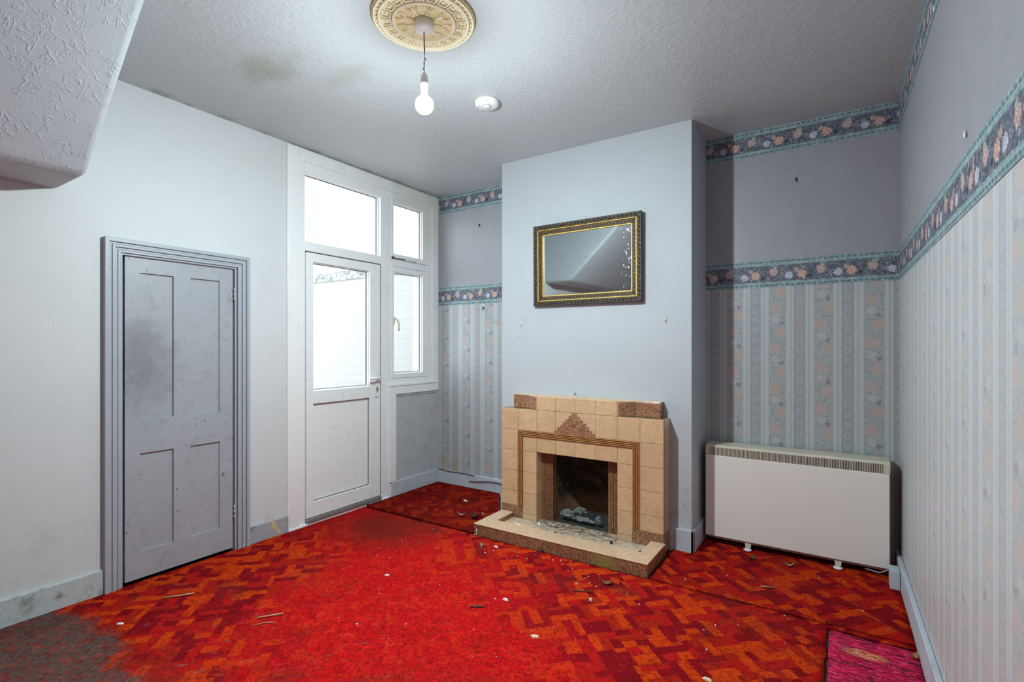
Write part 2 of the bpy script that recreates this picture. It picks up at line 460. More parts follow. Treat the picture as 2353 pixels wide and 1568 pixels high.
def mat_grey_door():
    t = T('grey_gloss_door_paint'); x, y, z = t.xyz()
    c = t.mix(t.noise(5, 5), (.32, .34, .37), (.385, .405, .435))
    a, b = (y - 1.24) * 2.6, (z - 1.20) * 1.6
    m = ((a*a + b*b).sqrt() + (t.noise(12, 5) - .5) * .7).step(.6, .1)
    c = t.mix(m * .7, c, (.17, .18, .19))
    c = t.mix(t.noise(16, 6, .7).step(.52, .70) * .35, c, (.22, .225, .23))
    c = t.mix(t.noise(55, 3, .6).step(.66, .71) * .75, c, (.09, .085, .08))
    c = t.mix(t.noise(14, 3, .5, t.vec(x, y, z + 7)).step(.735, .76) * .7, c, (.16, .085, .06))
    c = t.mix(z.step(.45, .1) * t.noise(9, 5, .7).step(.45, .7) * .35, c, (.44, .44, .43))
    return t.pbr(c, .42, 0, t.bump(t.noise(70, 5) + t.noise(300, 2) * .4, .3, .003))
M['grey_door'] = mat_grey_door()
def mat_architrave():
    t = T('grey_gloss_architrave_paint'); x, y, z = t.xyz()
    c = t.mix(t.noise(6, 5), (.34, .37, .41), (.41, .44, .485))
    c = t.mix(t.noise(40, 4, .7, t.vec(x, y * 2.5, z * .8)).step(.64, .69) * .6, c, (.17, .14, .11))
    c = t.mix(z.step(.55, .0) * t.noise(12, 5, .7).step(.5, .68) * .55, c, (.52, .52, .46))
    return t.pbr(c, .42, 0, t.bump(t.noise(60, 4), .2, .003))
M['arch'] = mat_architrave()
M['panel_grey'] = grubby('grey_board_paint', (.46, .48, .50), (.30, .31, .31), .6, scale=8)
def mat_upvc():
    t = T('white_upvc'); x, y, z = t.xyz()
    c = t.mix(t.noise(5, 4), (.78, .795, .79), (.83, .845, .845))
    age = (y - 3.05).step(.0, .12) * z.step(2.0, 2.4)
    c = t.mix(age * .5, c, (.66, .645, .56))
    c = t.mix(t.noise(13, 6, .7).step(.56, .72) * .3, c, (.52, .50, .45))
    c = t.mix(z.step(.9, .05) * t.noise(50, 4, .6).step(.60, .68) * .4, c, (.36, .32, .28))
    return t.pbr(c, .28, 0, None)
M['upvc'] = mat_upvc()
M['gasket'] = plain('black_gasket', (.10, .10, .10), .6)
M['alu'] = plain('dull_aluminium_sill', (.34, .34, .34), .45, .6)
M['black'] = plain('black_metal', (.02, .02, .022), .45)
M['void_shade'] = plain('dark_void_board', (.012, .012, .014), .9)  # near black colour stands in for the shade inside the cupboard
M['brass'] = plain('dull_brass', (.42, .31, .14), .4, .8)
M['white_plastic'] = plain('white_plastic', (.75, .75, .75), .3, var=.02)
M['cream_plastic'] = plain('cream_plastic', (.70, .66, .56), .35, var=.05)
M['grey_flex'] = plain('grey_flex', (.30, .30, .31), .5)
M['chrome'] = plain('chrome', (.7, .7, .7), .18, 1.0)
def mat_glass():
    t = T('window_pane_glass')
    tr = t.node('ShaderNodeBsdfTransparent'); gl = t.node('ShaderNodeBsdfGlossy'); mx = t.node('ShaderNodeMixShader')
    gl.inputs['Roughness'].default_value = .02
    tr.inputs[0].default_value = (.97, .98, .975, 1)
    mx.inputs[0].default_value = .05
    t.nt.links.new(tr.outputs[0], mx.inputs[1]); t.nt.links.new(gl.outputs[0], mx.inputs[2]); t.nt.links.new(mx.outputs[0], t.out.inputs[0])
    return t.mat
M['glass'] = mat_glass()
def mat_mirror():
    t = T('aged_mirror_silver'); x, y, z = t.xyz()
    e = ((x + 1.19).step(-.10, .02)) * t.noise(60, 4, .7).step(.60, .68)
    c = t.mix(e * .7, (.72, .78, .78), (.90, .90, .90))
    r = e * .5 + t.noise(18, 5, .7).step(.45, .8) * .05 + .01
    return t.pbr(c, r, 1.0)
M['mirror'] = mat_mirror()
def mat_gilt(name, dark, gold, lo, hi, scale=140):
    t = T(name)
    n = t.noise(scale, 4, .7)
    m = n.step(lo, hi)
    c = t.mix(m, dark, gold)
    return t.pbr(c, .38, m * .85, t.bump(n, .6, .004))
M['frame_dark'] = mat_gilt('dark_bronzed_gilt', (.022, .015, .008), (.48, .33, .10), .56, .70)
M['frame_cove'] = mat_gilt('brown_gilt_cove', (.055, .030, .012), (.42, .26, .07), .56, .70)
M['gold'] = mat_gilt('bright_gilt', (.30, .19, .04), (.80, .56, .15), .30, .55)
M['tile'] = mat_tile('beige_glazed_tile', (.56, .35, .19), (.66, .45, .27))
M['tile_plain'] = mat_tile('beige_glazed_slab', (.58, .38, .23), (.68, .48, .33), False)
M['btile'] = finish(mat_brown_tile('brown_mottled_tile'))
M['btile_red'] = finish(mat_brown_tile('reddish_mottled_tile', .8))
def mat_hearth_front():
    t, c = mat_brown_tile('brown_mottled_hearth_tile', .92); x, y, z = t.xyz()
    g = ((x + 1.17).abs() + (t.noise(14, 4) - .5) * .12).step(.11, .02)
    c = t.mix(g * .6, c, (.24, .24, .06))
    gl = ((x + 2.144) / .1527).fract(); gl = gl.mn(1 - gl).step(.012, .005)
    c = t.mix(gl * .5, c, (.09, .04, .03))
    return t.pbr(c, .3, 0, t.bump(t.noise(40, 3), .1, .002))
M['hearth_front'] = mat_hearth_front()
def mat_flute():
    t, c = mat_brown_tile('amber_fluted_tile', 1.0)
    c = t.mix(.5, c, (.56, .24, .055))
    return t.pbr(c, .2, 0, t.bump(t.noise(60, 3), .15, .002))
M['flute'] = mat_flute()
def mat_hearth():
    t = T('soiled_hearth_tile'); x, y, z = t.xyz()
    c = t.mix(t.noise(40, 5, .65), (.60, .45, .31), (.70, .56, .43))
    G = .15275
    gx = ((x + 2.144) / G).fract(); gy = ((y - 2.8) / .145).fract()
    e = gx.mn(1 - gx).mn(gy.mn(1 - gy)).step(.014, .006)
    c = t.mix(e * .5, c, (.3, .21, .15))
    d = (y.step(2.98, 3.17) * .8 + t.noise(9, 6, .7).step(.45, .75) * .45) * (x + 1.50).abs().step(.75, .2)
    c = t.mix(d * t.noise(26, 6, .75).step(.36, .58), c, (.05, .048, .035))
    c = t.mix(t.noise(45, 4, .6, t.vec(x, y, 3.0)).step(.66, .70) * .7, c, (.10, .075, .05))
    return t.pbr(c, .42, 0, t.bump(t.noise(60, 4), .15, .003))
M['hearth'] = mat_hearth()
def mat_fireback():
    t = T('sooty_fireclay'); x, y, z = t.xyz()
    n = t.noise(5, 6, .65, dist=1.0)
    c = t.mix(n.step(.42, .66), (.014, .011, .011), (.075, .038, .022))
    low = (z + (t.noise(9, 4) - .5) * .10).step(.23, .10)
    c = t.mix(low * .8, c, (.24, .115, .05))
    c = t.mix(t.noise(8, 5, .6, t.vec(x, y, z + 3)).step(.58, .68) * .35, c, (.20, .17, .07))
    return t.pbr(c, .85, 0, t.bump(t.noise(30, 6), .6, .01))
M['fireback'] = mat_fireback()
M['groove'] = plain('dark_brown_groove', (.085, .03, .012), .3, var=.3, scale=40)  # darker brown in the grooves between the ribs
M['ash'] = plain('grey_ash', (.045, .048, .045), .95, var=.5, scale=50, bump=.8, bscale=70)
def mat_bag():
    t = T('clear_crumpled_plastic')
    n = t.noise(30, 4, .7)
    return t.pbr((.26, .285, .29), .16, 0, t.bump(n, .9, .02), **{'Alpha': .62})
M['bag'] = mat_bag()
def mat_heater():
    t = T('cream_enamel_casing'); x, y, z = t.xyz()
    c = t.mix(t.noise(3, 4), (.76, .735, .69), (.79, .77, .725))
    return t.pbr(c, .4, 0, t.bump(t.noise(500, 2), .12, .001))
M['heater'] = mat_heater()
M['heater_edge'] = plain('aged_cream_trim', (.60, .545, .44), .4, var=.08)
M['heater_dark'] = plain('shadowed_grille_slot', (.05, .045, .04), .8)
M['heater_side'] = plain('brown_side_casing', (.16, .07, .05), .5)
M['rose'] = plain('cream_plaster_paint', (.90, .85, .64), .4, var=.06, scale=30)
M['rose_ochre'] = plain('ochre_tinted_plaster', (.88, .76, .42), .45, var=.2, scale=40)
M['rose_pink'] = plain('peach_tinted_plaster', (.84, .66, .44), .45, var=.2, scale=40)
def emit(name, col, st):
    t = T(name); e = t.node('ShaderNodeEmission'); e.inputs[0].default_value = (*col, 1); e.inputs[1].default_value = st
    t.nt.links.new(e.outputs[0], t.out.inputs[0]); return t.mat
BULB = 2300.0
M['globe'] = emit('glowing_frosted_globe', (.95, .985, 1.0), 34.0)
M['bulb'] = emit('lit_led_dome', (.83, .975, 1.0), BULB)
M['leaf_brown'] = plain('dry_leaf_brown', (.42, .22, .09), .7, var=.3, scale=60)
M['leaf_pale'] = plain('dry_leaf_pale', (.55, .50, .30), .7, var=.3, scale=60)
M['leaf_green'] = plain('dull_green_leaf', (.12, .14, .05), .7, var=.3, scale=60)
M['twig'] = plain('dry_straw', (.60, .34, .17), .7, var=.2, scale=80)
M['twig_dark'] = plain('dark_twig', (.14, .07, .04), .8, var=.3, scale=80)
M['flake'] = plain('white_plaster', (.80, .76, .72), .8, var=.08)
M['cream_flake'] = plain('cream_plaster', (.72, .56, .36), .8, var=.1)
M['char'] = plain('black_char', (.018, .016, .015), .9, var=.4, scale=60)
M['paper'] = plain('white_paper', (.82, .83, .86), .7, var=.04)
M['boards'] = plain('dark_floorboards', (.055, .035, .025), .85, var=.4, scale=8)
def mat_clad():
    t = T('white_cladding'); x, y, z = t.xyz()
    f = (z / .0985).fract()
    ln = f.step(.10, .03)
    c = t.mix(ln * .55, (.262, .242, .236), (.19, .176, .172))
    return t.pbr(c, .5)
M['clad'] = mat_clad()
def mat_moss():
    t = T('mossy_roof_felt')
    n = t.noise(18, 6, .75)
    return t.pbr(t.mix(n.step(.40, .60), (.11, .112, .11), (.36, .365, .365)), .9)
M['moss'] = mat_moss()
M['paving'] = plain('pale_concrete_paving', (.48, .475, .46), .9, var=.1, scale=4)

# ------------------------------------------------------------------ the shell
def struct(name, mb, mat, label, cat):
    o = mb.build(name, mat); return tag(o, label, cat, kind='structure')

m = MB(); m.box(XL-.05, XR+.12, YR-.05, YB+.02, -.10, -.012)
struct('floor', m, M['boards'], 'dark timber floor under the red carpets', 'floor')
m = MB(); m.box(XL-WT, XR+.3, YR-.1, YB+.12, ZC, ZC+.1)
struct('ceiling', m, M['ceiling'], 'grey white textured ceiling with damp stain', 'ceiling')
# left wall around cupboard door and glazed screen
DY0, DY1, DZ = 1.128, 1.758, 1.812
GY0, GY1, GZ = 2.120, 3.700, 2.722
m = MB(); x0, x1 = XL-WT, XL
m.box(x0, x1, YR-.1, DY0, -.05, ZC+.02); m.box(x0, x1, DY0, DY1, DZ, ZC+.02); m.box(x0, x1, DY1, GY0, -.05, ZC+.02)
m.box(x0, x1, GY0, YB+.12, GZ, ZC+.02)
struct('wall_left', m, M['white_wall'], 'white painted wall with the grey cupboard door', 'wall')
m = MB(); m.box(x0, XL-.004, 3.10, YB+.12, -.05, .93)
m.box(XL-.004, XL+.004, 3.148, 3.695, .862, .905); m.box(XL-.004, XL+.006, 3.675, 3.700, .11, .862)
struct('wall_left', m, M['panel_grey'], 'grey painted panel under the casement window', 'wall')
# cupboard void behind the door
m = MB()
m.box(XL-.62, XL-.60, DY0-.1, DY1+.1, -.02, 2.0); m.box(XL-.60, XL-WT, DY0-.12, DY0-.1, -.02, 2.0); m.box(XL-.60, XL-WT, DY1+.1, DY1+.12, -.02, 2.0)
m.box(XL-.60, XL-WT, DY0-.1, DY1+.1, 1.98, 2.0); m.box(XL-.60, XL-.0, DY0, DY1, -.05, -.012)
struct('wall_cupboard', m, M['void_shade'], 'dark inside of the cupboard behind the grey door', 'wall')
m = MB(); m.box(XL-WT, XR+.3, YB, YB+.12, -.05, ZC+.02)
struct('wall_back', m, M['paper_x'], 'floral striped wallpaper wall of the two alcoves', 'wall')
# right wall, very slightly out of square
def xr(y): return XR + .012*(YB - y)
m = MB(); m.prism([(XR, YB+.1), (xr(YR-.1), YR-.1), (xr(YR-.1)+.1, YR-.1), (XR+.1, YB+.1)], 'z', -.05, ZC+.02)
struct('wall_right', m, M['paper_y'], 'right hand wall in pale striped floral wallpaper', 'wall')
m = MB(); m.box(XL-WT, XR+.3, YR-.1, YR, -.05, ZC+.02)
struct('wall_front', m, M['white_wall'], 'plain wall behind the camera', 'wall')
# chimney breast with the fire opening
HX0, HX1, HZ = -1.850, -1.222, .545
m = MB()
m.box(XA, HX0, YF, YB+.01, -.02, ZC+.01); m.box(HX1, XB, YF, YB+.01, -.02, ZC+.01)
m.box(HX0, HX1, YF, YB+.01, HZ, ZC+.01); m.box(HX0, HX1, 3.655, YB+.01, -.02, HZ)
bmesh.ops.remove_doubles(m.bm, verts=m.bm.verts, dist=1e-5)
struct('wall_chimney', m, M['breast'], 'pale blue painted chimney breast between the alcoves', 'wall')
# stair bulkhead, top left
m = MB()
m.prism([(XL-.02, 2.082), (-2.915, 2.082), (-2.868, 2.115), (-2.150, 2.790), (XL-.02, 2.790)], 'y', .885, YR-.05, bevel=.03, seg=4, smooth=True)
struct('ceiling_bulkhead', m, M['bulk'], 'sloping textured stair bulkhead in the top left corner', 'ceiling')

# friezes
def strip_x(name, z0, z1, xa, xb, mat, label, n):
    m = MB(); m.box(xa, xb, YB-.0016, YB+.001, z0, z1); struct(name, m, mat, label, 'wallpaper border')
strip_x('trim_1', 1.690, 1.866, XL, XA+.02, M['bd_mid_x'], 'dark floral border halfway up the left alcove', 1)
strip_x('trim_2', 1.690, 1.866, XB-.005, XR, M['bd_mid_x'], 'dark floral border halfway up the right alcove', 2)
strip_x('trim_3', 2.567, ZC, XL, XA+.02, M['bd_top_x'], 'dark floral border under the ceiling, left alcove', 3)
strip_x('trim_4', 2.567, ZC, XB-.005, XR, M['bd_top_x'], 'dark floral border under the ceiling, right alcove', 4)
for nm, z0, z1, mt, lb in (('trim_5', 1.690, 1.866, 'bd_mid_y', 'teal edged floral border halfway up the right wall'), ('trim_6', 2.567, ZC, 'bd_top_y', 'floral border under the ceiling on the right wall')):
    m = MB(); m.prism([(XR-.0016, YB), (xr(YR)-.0016, YR), (xr(YR)+.002, YR), (XR+.002, YB)], 'z', z0, z1)
    struct(nm, m, M[mt], lb, 'wallpaper border')

# skirting
def skirt(name, parts, mat, label):
    m = MB()
    for b in parts: m.box(*b, bevel=.004, seg=2)
    struct(name, m, mat, label, 'skirting board')
SH = .122
skirt('baseboard_left', [(XL-.002, XL+.018, YR, 1.062, -.012, .126)], M['skirt_bad'], 'mouldy flaking skirting left of the cupboard door')
skirt('baseboard_left', [(XL-.002, XL+.018, 1.835, 2.118, -.012, .113)], M['skirt_peel'], 'short peeling grey skirting between the two doors')
skirt('baseboard_left', [(XL-.006, XL+.016, 3.100, YB, -.012, .122)], M['skirt'], 'pale blue skirting under the grey window panel')
skirt('baseboard_back', [(XL, XA, YB-.018, YB+.002, -.012, SH)], M['skirt'], 'pale blue skirting along the left alcove')
skirt('baseboard_back', [(XB, XR, YB-.018, YB+.002, -.012, SH)], M['skirt'], 'pale skirting hidden behind the storage heater')
skirt('baseboard_chimney', [(XA-.018, XA+.06, YF-.02, YF+.002, -.012, .14), (XA-.018, XA+.002, YF-.02, YB, -.012, .14)], M['skirt'], 'pale blue skirting at the left side of the chimney breast')
skirt('baseboard_chimney', [(-.925, XB+.018, YF-.02, YF+.002, -.012, .138), (XB-.002, XB+.018, YF-.02, YB, -.012, .138)], M['skirt'], 'pale blue skirting at the right corner of the chimney breast')
m = MB(); m.prism([(XR, YB), (xr(YR), YR), (xr(YR)-.022, YR), (XR-.022, YB)], 'z', -.012, .122, bevel=.004)
struct('baseboard_right', m, M['skirt'], 'pale blue skirting along the right wall', 'skirting board')

# ------------------------------------------------------------------ cupboard door
d2 = thing('door_2', 'small grey four panel cupboard door in the white wall', 'door', (XL, 1.44, 0), kind='structure')
m = MB()
YL, YRr, ZB, ZT = 1.158, 1.740, .012, 1.798
xb_, xf = XL-.034, XL-.002
pan = [(1.231, 1.398), (1.489, 1.659)]
zs = [(.160, .705), (.893, 1.710)]
# stiles and rails
m.box(xb_, xf, YL, pan[0][0], ZB, ZT); m.box(xb_, xf, pan[0][1], pan[1][0], ZB, ZT); m.box(xb_, xf, pan[1][1], YRr, ZB, ZT)
for a, b in pan:
    m.box(xb_, xf, a, b, ZB, zs[0][0]); m.box(xb_, xf, a, b, zs[0][1], zs[1][0]); m.box(xb_, xf, a, b, zs[1][1], ZT)
bmesh.ops.remove_doubles(m.bm, verts=m.bm.verts, dist=1e-5)
leaf = m.build('leaf', M['grey_door'], d2)
for a, b in pan:
    for z0, z1 in zs:
        m = MB(); m.box(xb_+.004, xf-.012, a-.004, b+.004, z0-.004, z1+.004)
        m.build('panel', M['grey_door'], d2)
for z in (1.59, .20):
    m = MB()
    m.tube([(XL+.006, 1.748, z), (XL+.006, 1.748, z+.085)], .006, 10)
    for k in range(3): m.tube([(XL+.006, 1.748, z+.004+k*.029), (XL+.006, 1.748, z+.021+k*.029)], .0075, 10)
    m.build('hinge', M['grey_door'], d2)
m = MB(); m.box(XL-.020, XL+.001, 1.148, 1.156, 1.00, 1.075); m.blob((XL+.002, 1.150, 1.07), (.005, .005, .006))
m.build('latch', M['black'], d2, label='black latch plate')
t2 = thing('trim_7', 'grey moulded architrave around the cupboard door', 'door frame', (XL, 1.44, 0), kind='structure')
def uframe(m, y0, y1, zt, w, xo, bev=.003):
    m.prism([(y0, -.012), (y0+w, -.012), (y0+w, zt-w), (y1-w, zt-w), (y1-w, -.012), (y1, -.012), (y1, zt), (y0, zt)], 'x', XL-.006, XL+xo, bevel=bev)
m = MB()
uframe(m, 1.058, 1.836, 1.880, .022, .034); uframe(m, 1.080, 1.814, 1.858, .012, .024); uframe(m, 1.092, 1.802, 1.846, .014, .030)
uframe(m, 1.106, 1.788, 1.832, .012, .020); uframe(m, 1.118, 1.776, 1.820, .014, .024); uframe(m, 1.132, 1.758, 1.806, .011, .014)
m.build('architrave', M['arch'], t2)
m = MB(); m.prism([(1.128, -.012), (1.136, -.012), (1.136, 1.802), (1.746, 1.802), (1.746, -.012), (1.758, -.012), (1.758, 1.812), (1.128, 1.812)], 'x', XL-.11, XL-.008)
m.build('door_lining', M['arch'], t2)

# ------------------------------------------------------------------ white glazed screen
fr = thing('trim_8', 'white plastic outer frame of the glazed door and windows', 'window frame', (XL, 2.9, 0), kind='structure')
B0, B1 = XL-.075, XL+.006                     # frame depth
def bar(nm, y0, y1, z0, z1, a=B0, b=B1, parent=fr, bev=.004, mat='upvc'):
    m = MB(); m.box(a, b, y0, y1, z0, z1, bevel=bev); return m.build(nm, M[mat], parent)
bar('jamb', GY0, 2.257, -.012, GZ); bar('head', 2.257, 3.545, 2.565, GZ); bar('mullion', 2.974, 3.100, -.012, 2.565)
bar('jamb', 3.545, 3.70, .90, GZ); bar('transom', 2.257, 2.974, 1.996, 2.066); bar('transom', 3.100, 3.545, 2.000, 2.058)
bar('sill', 3.100, 3.545, .905, 1.020)
# cover strips standing proud of the wall
m = MB(); m.box(XL-.001, XL+.016, 2.112, 2.205, -.012, GZ+.004, bevel=.003); m.build('cover_strip', M['upvc'], fr)
m = MB(); m.box(XL-.001, XL+.016, 2.205, 3.698, 2.640, GZ+.004, bevel=.003); m.build('cover_strip', M['upvc'], fr)
m = MB(); m.box(XL-.001, XL+.016, 3.612, 3.699, .955, 2.640, bevel=.003); m.build('cover_strip', M['upvc'], fr)
m = MB(); m.prism([(3.062, .125), (3.145, .125), (3.145, .882), (3.700, .882), (3.700, .962), (3.062, .962)], 'x', XL-.001, XL+.016, bevel=.003)
m.build('cover_strip', M['upvc'], fr)
m = MB(); m.box(XL+.0, XL+.024, 3.062, 3.700, .955, .975, bevel=.003); m.build('ledge', M['upvc'], fr)
bar('threshold', 2.12, 3.06, -.012, .012, XL-.06, XL+.022)
def pane(parent, y0, y1, z0, z1, x=XL-.045):
    m = MB(); m.box(x-.003, x+.003, y0-.008, y1+.008, z0-.008, z1+.008); return m.build('pane', M['glass'], parent)
def bead(parent, y0, y1, z0, z1, w, x=XL-.03):
    """slim glazing bead and dark gasket line round a pane"""
    for nm, ww, xa, xb, mt in (('glazing_bead', w, x-.012, x+.012, 'upvc'), ('gasket', .004, x-.014, x-.002, 'gasket')):
        m = MB(); o = 0 if nm == 'glazing_bead' else w
        a, b, c, d = y0+o, y1-o, z0+o, z1-o
        m.box(xa, xb, a, a+ww, c, d); m.box(xa, xb, b-ww, b, c, d); m.box(xa, xb, a+ww, b-ww, c, c+ww); m.box(xa, xb, a+ww, b-ww, d-ww, d)
        m.build(nm, M[mt], parent)
def sash(name, parent, y0, y1, z0, z1, wl, wr, wb, wt, a, b):
    m = MB()
    m.box(a, b, y0, y0+wl, z0, z1, bevel=.004); m.box(a, b, y1-wr, y1, z0, z1, bevel=.004)
    m.box(a+.001, b-.001, y0+wl-.005, y1-wr+.005, z0, z0+wb, bevel=.004); m.box(a+.001, b-.001, y0+wl-.005, y1-wr+.005, z1-wt, z1, bevel=.004)
    return m.build(name, M['upvc'], parent)
w1 = thing('window_1', 'wide fixed pane above the glazed white door', 'window', (XL, 2.6, 2.3), kind='structure')
bead(w1, 2.250, 2.978, 2.060, 2.572, .014); pane(w1, 2.25, 2.97, 2.06, 2.57)
w2 = thing('window_2', 'small top vent window beside the wide pane', 'window', (XL, 3.3, 2.3), kind='structure')
sash('sash', w2, 3.094, 3.540, 2.062, 2.600, .030, .056, .044, .046, XL-.05, XL+.010)
bead(w2, 3.122, 3.488, 2.102, 2.558, .012, XL-.018); pane(w2, 3.12, 3.48, 2.10, 2.55, XL-.03)
m = MB(); m.tube([(XL+.014, 3.12, 2.068), (XL+.016, 3.25, 2.070), (XL+.016, 3.38, 2.066)], .004, 8); m.box(XL+.010, XL+.020, 3.095, 3.118, 2.062, 2.080)
st = m.build('stay', M['black'], w2, label='thin window stay with a black pin')
m = MB(); m.box(XL+.008, XL+.022, 3.25, 3.36, 2.060, 2.078, bevel=.004); m.build('stay_bracket', M['cream_plastic'], st, label='yellowed stay bracket')
w3 = thing('window_3', 'tall casement window right of the glazed door', 'window', (XL, 3.3, 1.5), kind='structure')
sash('sash', w3, 3.094, 3.540, 1.022, 1.998, .030, .056, .042, .044, XL-.05, XL+.010)
bead(w3, 3.122, 3.488, 1.060, 1.958, .012, XL-.018); pane(w3, 3.12, 3.48, 1.06, 1.95, XL-.03)
m = MB(); m.box(XL+.008, XL+.022, 3.106, 3.128, 1.49, 1.56, bevel=.005)
m.tube([(XL+.020, 3.117, 1.545), (XL+.042, 3.122, 1.54), (XL+.046, 3.140, 1.515), (XL+.044, 3.150, 1.47), (XL+.042, 3.150, 1.435)], [.009, .009, .0085, .008, .006], 10)
m.build('handle', M['cream_plastic'], w3, label='cream cranked casement handle')
d1 = thing('door_1', 'white plastic back door, glazed above a plain panel', 'door', (XL, 2.6, 0), kind='structure')
LX0, LX1 = XL-.055, XL+.012
m = MB()
m.box(LX0, LX1, 2.264, 2.322, .045, 1.988, bevel=.004); m.box(LX0, LX1, 2.855, 2.968, .045, 1.988, bevel=.004)
for z0, z1 in ((.045, .158), (.876, .974), (1.922, 1.988)): m.box(LX0+.001, LX1-.001, 2.318, 2.860, z0, z1, bevel=.004)
m.build('leaf', M['upvc'], d1)
m = MB(); m.box(LX0+.02, LX1-.022, 2.315, 2.862, .150, .884); m.build('panel', M['upvc'], d1)
m = MB(); a, b = LX1-.023, LX1-.018
m.box(a, b, 2.322, 2.327, .158, .876); m.box(a, b, 2.850, 2.855, .158, .876); m.box(a, b, 2.327, 2.850, .158, .163); m.box(a, b, 2.327, 2.850, .871, .876)
m.build('gasket', M['gasket'], d1)
bead(d1, 2.318, 2.858, .970, 1.926, .010, XL-.02); pane(d1, 2.32, 2.85, .975, 1.92, XL-.035)
m = MB(); m.box(LX0, XL+.028, 2.262, 2.970, .012, .040, bevel=.003); m.build('weather_bar', M['alu'], d1, label='dull metal threshold strip')
m = MB(); m.box(XL-.05, XL+.009, 2.9682, 2.9738, .045, 1.99); m.box(XL-.05, XL+.009, 2.264, 2.97, 1.9885, 1.9955); m.build('gap_seal', M['gasket'], d1)
m = MB(); m.box(LX1, LX1+.012, 2.902, 2.940, .878, 1.092, bevel=.005)
hp = m.build('handle_plate', M['white_plastic'], d1)
m = MB(); m.tube([(LX1+.008, 2.922, 1.040), (LX1+.050, 2.922, 1.040), (LX1+.054, 2.905, 1.040), (LX1+.052, 2.800, 1.036)], [.010, .010, .010, .009], 10); m.build('lever', M['white_plastic'], hp)
m = MB(); m.box(LX1+.011, LX1+.018, 2.912, 2.930, .925, .962, bevel=.003); m.build('lock_cylinder', M['brass'], hp, label='worn brass key cylinder')

# ------------------------------------------------------------------ outside
m = MB(); m.box(-12, XL-WT-.01, .0, 9, -.12, -.05)
tag(m.build('paving', M['paving']), 'pale yard paving outside the glazed door', 'ground', kind='structure')
o = thing('outbuilding', 'white clad extension with a mossy roof edge, outside the door', 'building', (-6, 3.8, 0))
m = MB(); m.box(-9, -3.60, 3.75, 4.9, -.05, 2.05); m.build('cladding', M['clad'], o)
m = MB(); m.box(-9, -3.62, 3.735, 4.9, 2.05, 2.15); m.build('roof_edge', M['moss'], o)
m = MB(); m.box(-3.62, -3.50, 3.735, 4.9, -.05, 2.16); m.build('corner_post', M['upvc'], o)

# ------------------------------------------------------------------ floor coverings
def sheet(name, x0, x1, y0, y1, mat, label, cat, hgt, skip=None, step=.035, thick=.010, jag=.008, jagsides='xXyY', seed=0):
    bm = bmesh.new(); nx, ny = max(2, round((x1-x0)/step)), max(2, round((y1-y0)/step)); V = {}
    def keep(i, j):
        cx, cy = x0+(i+.5)*(x1-x0)/nx, y0+(j+.5)*(y1-y0)/ny
        return not (skip and skip(cx, cy))
    def vert(i, j):
        if (i, j) not in V:
            x, y = x0+i*(x1-x0)/nx, y0+j*(y1-y0)/ny
            nb = [keep(a, b) for a in (i-1, i) for b in (j-1, j) if 0 <= a < nx and 0 <= b < ny]
            edge = len(nb) < 4 or not all(nb); dx = dy = 0
            if edge:
                q = noise.noise(Vector((x*9+seed, y*9, 1)))*.6 + random.uniform(-.5, .5)
                r = noise.noise(Vector((x*9, y*9+seed, 5)))*.6 + random.uniform(-.5, .5)
                if not ((i == 0 and 'x' not in jagsides) or (i == nx and 'X' not in jagsides)): dx = q*jag
                if not ((j == 0 and 'y' not in jagsides) or (j == ny and 'Y' not in jagsides)): dy = r*jag
            V[(i, j)] = bm.verts.new((x+dx, y+dy, hgt(x, y, edge)))
        return V[(i, j)]
    for i in range(nx):
        for j in range(ny):
            if keep(i, j):
                f = bm.faces.new([vert(i, j), vert(i+1, j), vert(i+1, j+1), vert(i, j+1)]); f.smooth = True
    be = [e for e in bm.edges if e.is_boundary]
    r = bmesh.ops.extrude_edge_only(bm, edges=be)
    for v in r['geom']:
        if isinstance(v, bmesh.types.BMVert): v.co.z = -.0115
    low = {}
    for f in [f for f in bm.faces if all(v.co.z > -.0112 for v in f.verts)]:
        vs = []
        for v in f.verts:
            k = (round(v.co.x, 5), round(v.co.y, 5))
            if k not in low: low[k] = bm.verts.new((v.co.x, v.co.y, -.0115))
            vs.append(low[k])
        bm.faces.new(vs[::-1])
    bmesh.ops.remove_doubles(bm, verts=[v for v in bm.verts if v.co.z < -.0112], dist=1e-5)
    bmesh.ops.recalc_face_normals(bm, faces=bm.faces)
    me = bpy.data.meshes.new(name); bm.to_mesh(me); bm.free(); me.materials.append(mat)
    ob = bpy.data.objects.new(name, me); C.objects.link(ob); return tag(ob, label, cat, kind='thing')
def h_main(x, y, e):
    w = max(0, .5 - abs(y-2.45)) * .006 * noise.noise(Vector((x*3, y*9, 0)))
    return -.001 + .0015*noise.noise(Vector((x*4, y*4, 0))) + w
def in_rug(x, y): return x > -.045 and y < 2.745
sheet('carpet', XL+.006, XR-.012, YR+.01, 2.788, M['carpet'], 'large worn red and orange block patterned carpet across the room', 'carpet', h_main, skip=in_rug, jagsides='Y', step=.03)
def h_left(x, y, e):
    r = noise.noise(Vector((x*1.6 + y*2.2, y*7 - x*3, 3)))
    f = min(1, (y-2.80)/.12) * min(1, max(.0, (3.64-y)/.15)) * min(1, max(0, (x+3.2)/.15))
    return .004 + .034*max(-.1, r)*f + (.006 if y < 2.84 else 0)
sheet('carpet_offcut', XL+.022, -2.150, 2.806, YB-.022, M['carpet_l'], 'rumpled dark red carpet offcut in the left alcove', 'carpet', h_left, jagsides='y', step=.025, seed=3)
def h_right(x, y, e): return .001 + .005*noise.noise(Vector((x*3, y*6, 8))) * min(1, max(0, (x+.9)/.2))
